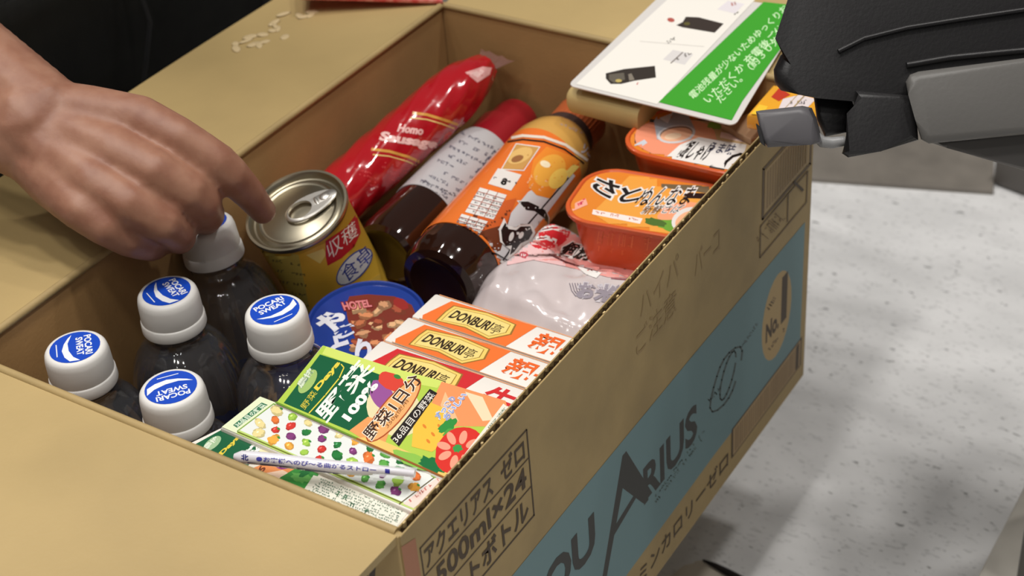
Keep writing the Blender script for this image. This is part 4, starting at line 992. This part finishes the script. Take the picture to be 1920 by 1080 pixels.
# ================================================================== PERSON reaching into the box
SKIN = M('skin', (164, 120, 98), .48, var=.10, vscale=70, bump=.10, bscale=420, sss=.12, rgb2=(146, 100, 80))
CLOTH = M('black_cloth', (27, 27, 28), .85, var=.25, vscale=40, bump=.3, bscale=700)
APRON = M('dark_apron_cloth', (33, 33, 30), .8, var=.2, vscale=30, bump=.3, bscale=900)
person = thing('person', 'person in dark clothes reaching over the box with one bare hand on a bottle cap', 'person', (-.80, .25, FZ))
def blob_mesh(name, chains, voxel, mat, parent, smooth_it=3):
    bm = bmesh.new()
    for ch in chains:
        for (p, r), (q, s_) in zip(ch, ch[1:]):
            p = Vector(p); q = Vector(q); L_ = (q - p).length; n_ = max(1, int(L_ / (min(r, s_) * .28)))
            for k in range(n_ + 1):
                t = k / n_; bmesh.ops.create_icosphere(bm, subdivisions=2, radius=r + (s_ - r) * t, matrix=Matrix.Translation(p.lerp(q, t)))
    me = bpy.data.meshes.new(name); bm.to_mesh(me); bm.free()
    o = bpy.data.objects.new(name, me); COL.objects.link(o)
    md = o.modifiers.new('r', 'REMESH'); md.mode = 'VOXEL'; md.voxel_size = voxel
    ms = o.modifiers.new('s', 'SMOOTH'); ms.factor = .5; ms.iterations = smooth_it
    dg = bpy.context.evaluated_depsgraph_get(); m2_ = bpy.data.meshes.new_from_object(o.evaluated_get(dg))
    bpy.data.objects.remove(o); bpy.data.meshes.remove(me); m2_.name = name
    for p in m2_.polygons: p.use_smooth = True
    m2_.materials.clear()
    return link(name, m2_, mat, parent, world=True)
J = lambda x, y, d, mm: (atd(x, y, d), mm / 1000)
WR = J(58, 232, .800, 25)
idx = [J(262, 222, .792, 12.0), J(335, 258, .790, 10.8), J(405, 303, .795, 10.4), J(430, 325, .800, 9.9), J(466, 362, .818, 8.6), J(493, 396, .836, 7.2)]
mid_ = [J(213, 282, .782, 12.2), J(290, 320, .779, 11.2), J(352, 358, .786, 10.9), J(374, 378, .794, 10.6), J(388, 402, .815, 9.4), J(386, 412, .832, 8.4)]
rng_ = [J(176, 340, .776, 12.0), J(240, 380, .774, 11.0), J(304, 416, .782, 10.6), J(330, 432, .794, 9.8), J(336, 446, .815, 8.8), J(334, 448, .828, 8)]
pky = [J(152, 392, .774, 11.0), J(195, 424, .775, 9.8), J(240, 448, .785, 9.2), J(265, 456, .795, 8.8), J(282, 462, .812, 8.0), J(292, 462, .824, 7.2)]
thm = [J(150, 235, .815, 15), J(225, 285, .835, 12.5), J(290, 335, .850, 10.5), J(325, 372, .856, 9.6), J(342, 398, .860, 8.4)]
elb = atd(-560, -250, .90); shd = Vector((-.64, .14, .64)); neck = Vector((-.64, .30, .74)); head = Vector((-.54, .31, .90))
chains = [idx, mid_, rng_, pky, thm]
for k, f_ in enumerate((idx, mid_, rng_, pky)):
    a_ = J(70 - k * 4, 205 + k * 26, .802, 16.5)
    chains.append([a_, (f_[0][0].lerp(a_[0], .5) + ray(0, 0) * .0, .0150), f_[0]])
for f_, g_ in ((idx, mid_), (mid_, rng_), (rng_, pky)):
    chains.append([(f_[0][0].lerp(g_[0][0], .5) + (WR[0] - f_[0][0]) * .10 + ray(200, 300) * .004, .0112), (WR[0], .020)])
chains.append([thm[0], WR])
w1 = J(82, 210, .800, 21); w2 = J(44, 262, .800, 21)
f1 = J(-70, 96, .822, 24); f2 = J(-96, 152, .822, 24)
chains += [[w1, f1, (elb, .038)], [w2, f2, (elb, .038)], [w1, w2], [f1, f2]]
chains += [[(elb, .040), (shd, .052)], [(shd, .055), (neck - Vector((0, 0, .06)), .06)], [(neck - Vector((0, 0, .05)), .055), (neck + Vector((.02, 0, .05)), .052)],
           [(head + Vector((-.012, 0, .01)), .085), (head + Vector((.012, 0, -.03)), .074)], [(head + Vector((.05, 0, -.07)), .036), (head + Vector((.02, 0, -.06)), .05)],
           [(head + Vector((.082, 0, .005)), .010), (head + Vector((.096, 0, -.022)), .013)], [(head + Vector((-.01, .083, -.01)), .016), (head + Vector((-.012, .085, -.035)), .011)], [(head + Vector((-.01, -.083, -.01)), .016), (head + Vector((-.012, -.085, -.035)), .011)],
           [(head + Vector((.078, .014, -.058)), .008), (head + Vector((.078, -.014, -.058)), .008)]]
shd2 = Vector((-.66, .47, .64)); elb2 = Vector((-.62, .58, .40)); wr2 = Vector((-.52, .50, .24))
chains += [[(neck - Vector((0, 0, .06)), .06), (shd2, .055)], [(shd2, .052), (elb2, .042)], [(elb2, .04), (wr2, .028)]]
for k in range(4): chains.append([(wr2, .02), (wr2 + Vector((.045, -.03 + k * .02, -.05)), .012), (wr2 + Vector((.07, -.034 + k * .022, -.10)), .009)])
chains.append([(wr2, .018), (wr2 + Vector((.03, -.05, -.04)), .011)])
body = blob_mesh('body', chains, .0019, SKIN, person, 4)
torso = [[(Vector((-.86, .28, .12)), .15), (Vector((-.84, .27, .40)), .15), (Vector((-.68, .30, .64)), .12)], [(shd, .078), (shd2, .078)], [(shd, .072), (shd.lerp(elb, .62), .062)], [(shd2, .072), (shd2.lerp(elb2, .8), .060)], [(Vector((-.84, .18, .30)), .12), (Vector((-.84, .38, .30)), .12)]]
blob_mesh('shirt', torso, .008, CLOTH, person, 6)
legs = []
for y0_, y1_ in ((.16, .10), (.40, .50)):
    legs.append([(Vector((-.86, y0_, .10)), .105), (Vector((-.60, (y0_ + y1_) / 2, .16)), .092), (Vector((-.50, y1_, .14)), .072), (Vector((-.56, y1_, .02)), .066), (Vector((-.62, y1_, -.06)), .054)])
blob_mesh('trousers', legs, .008, CLOTH, person, 6)
for y1_ in (.10, .50):
    bm = bmesh.new(); bmesh.ops.create_uvsphere(bm, u_segments=24, v_segments=14, radius=1, matrix=Matrix.Translation((-.58, y1_, FZ + .035)) @ Matrix.Diagonal((.13, .048, .06, 1)))
    for v in bm.verts: v.co.z = max(v.co.z, FZ + .001)
    from_bm('shoe', bm, BLK, person, smooth='all', world=True)
# apron: a thick cloth hanging from the waist over both knees
bm = bmesh.new(); G = []
for i in range(41):
    v = i / 40; y = -.02 + .66 * v; row = []
    for j in range(26):
        u = j / 25
        if u < .55: q = Vector((-.80 + .37 * (u / .55), y, .272 - .015 * u + .010 * math.sin(v * 9)))
        else: tt = (u - .55) / .45; q = Vector((-.43 + .012 * math.sin(tt * 3.1) - .05 * tt, y, .262 - .20 * tt + .010 * math.sin(v * 9)))
        q.x += .006 * math.sin(v * 21 + u * 2); row.append(bm.verts.new(q))
    G.append(row)
for i in range(40):
    for j in range(25): bm.faces.new((G[i][j], G[i + 1][j], G[i + 1][j + 1], G[i][j + 1]))
bmesh.ops.solidify(bm, geom=bm.faces[:], thickness=.002)
ap = from_bm('apron', bm, APRON, person, smooth='all', world=True)
bm = bmesh.new(); tube(bm, [G_ for G_ in (Vector((-.66, .30, .278)), Vector((-.52, .302, .276)), Vector((-.428, .31, .262)), Vector((-.42, .312, .20)), Vector((-.45, .31, .12)))], .0016, 8); from_bm('seam', bm, CLOTH, ap, smooth=True, world=True)
bm = bmesh.new(); bmesh.ops.create_uvsphere(bm, u_segments=32, v_segments=20, radius=1, matrix=Matrix.Translation(head + Vector((-.022, 0, .022))) @ Matrix.Diagonal((.092, .093, .090, 1)))
bmesh.ops.delete(bm, geom=[v for v in bm.verts if v.co.x > head.x + .035 and v.co.z < head.z + .05 or v.co.z < head.z - .05], context='VERTS')
bmesh.ops.solidify(bm, geom=bm.faces[:], thickness=.006); from_bm('hair', bm, M('black_hair', (20, 17, 16), .6, bump=.6, bscale=300), person, smooth='all', world=True)
for s_ in (-1, 1):
    bm = bmesh.new(); bmesh.ops.create_uvsphere(bm, u_segments=16, v_segments=10, radius=.0095, matrix=Matrix.Translation(head + Vector((.073, s_ * .030, .0))))
    e_ = from_bm('eye', bm, M('eye_white', (225, 220, 214), .2), person, smooth='all', world=True)
    bm = bmesh.new(); bmesh.ops.create_uvsphere(bm, u_segments=12, v_segments=8, radius=.005, matrix=Matrix.Translation(head + Vector((.0795, s_ * .030, -.001)))); from_bm('iris', bm, M('iris_brown', (40, 26, 18), .2), e_, smooth='all', world=True)
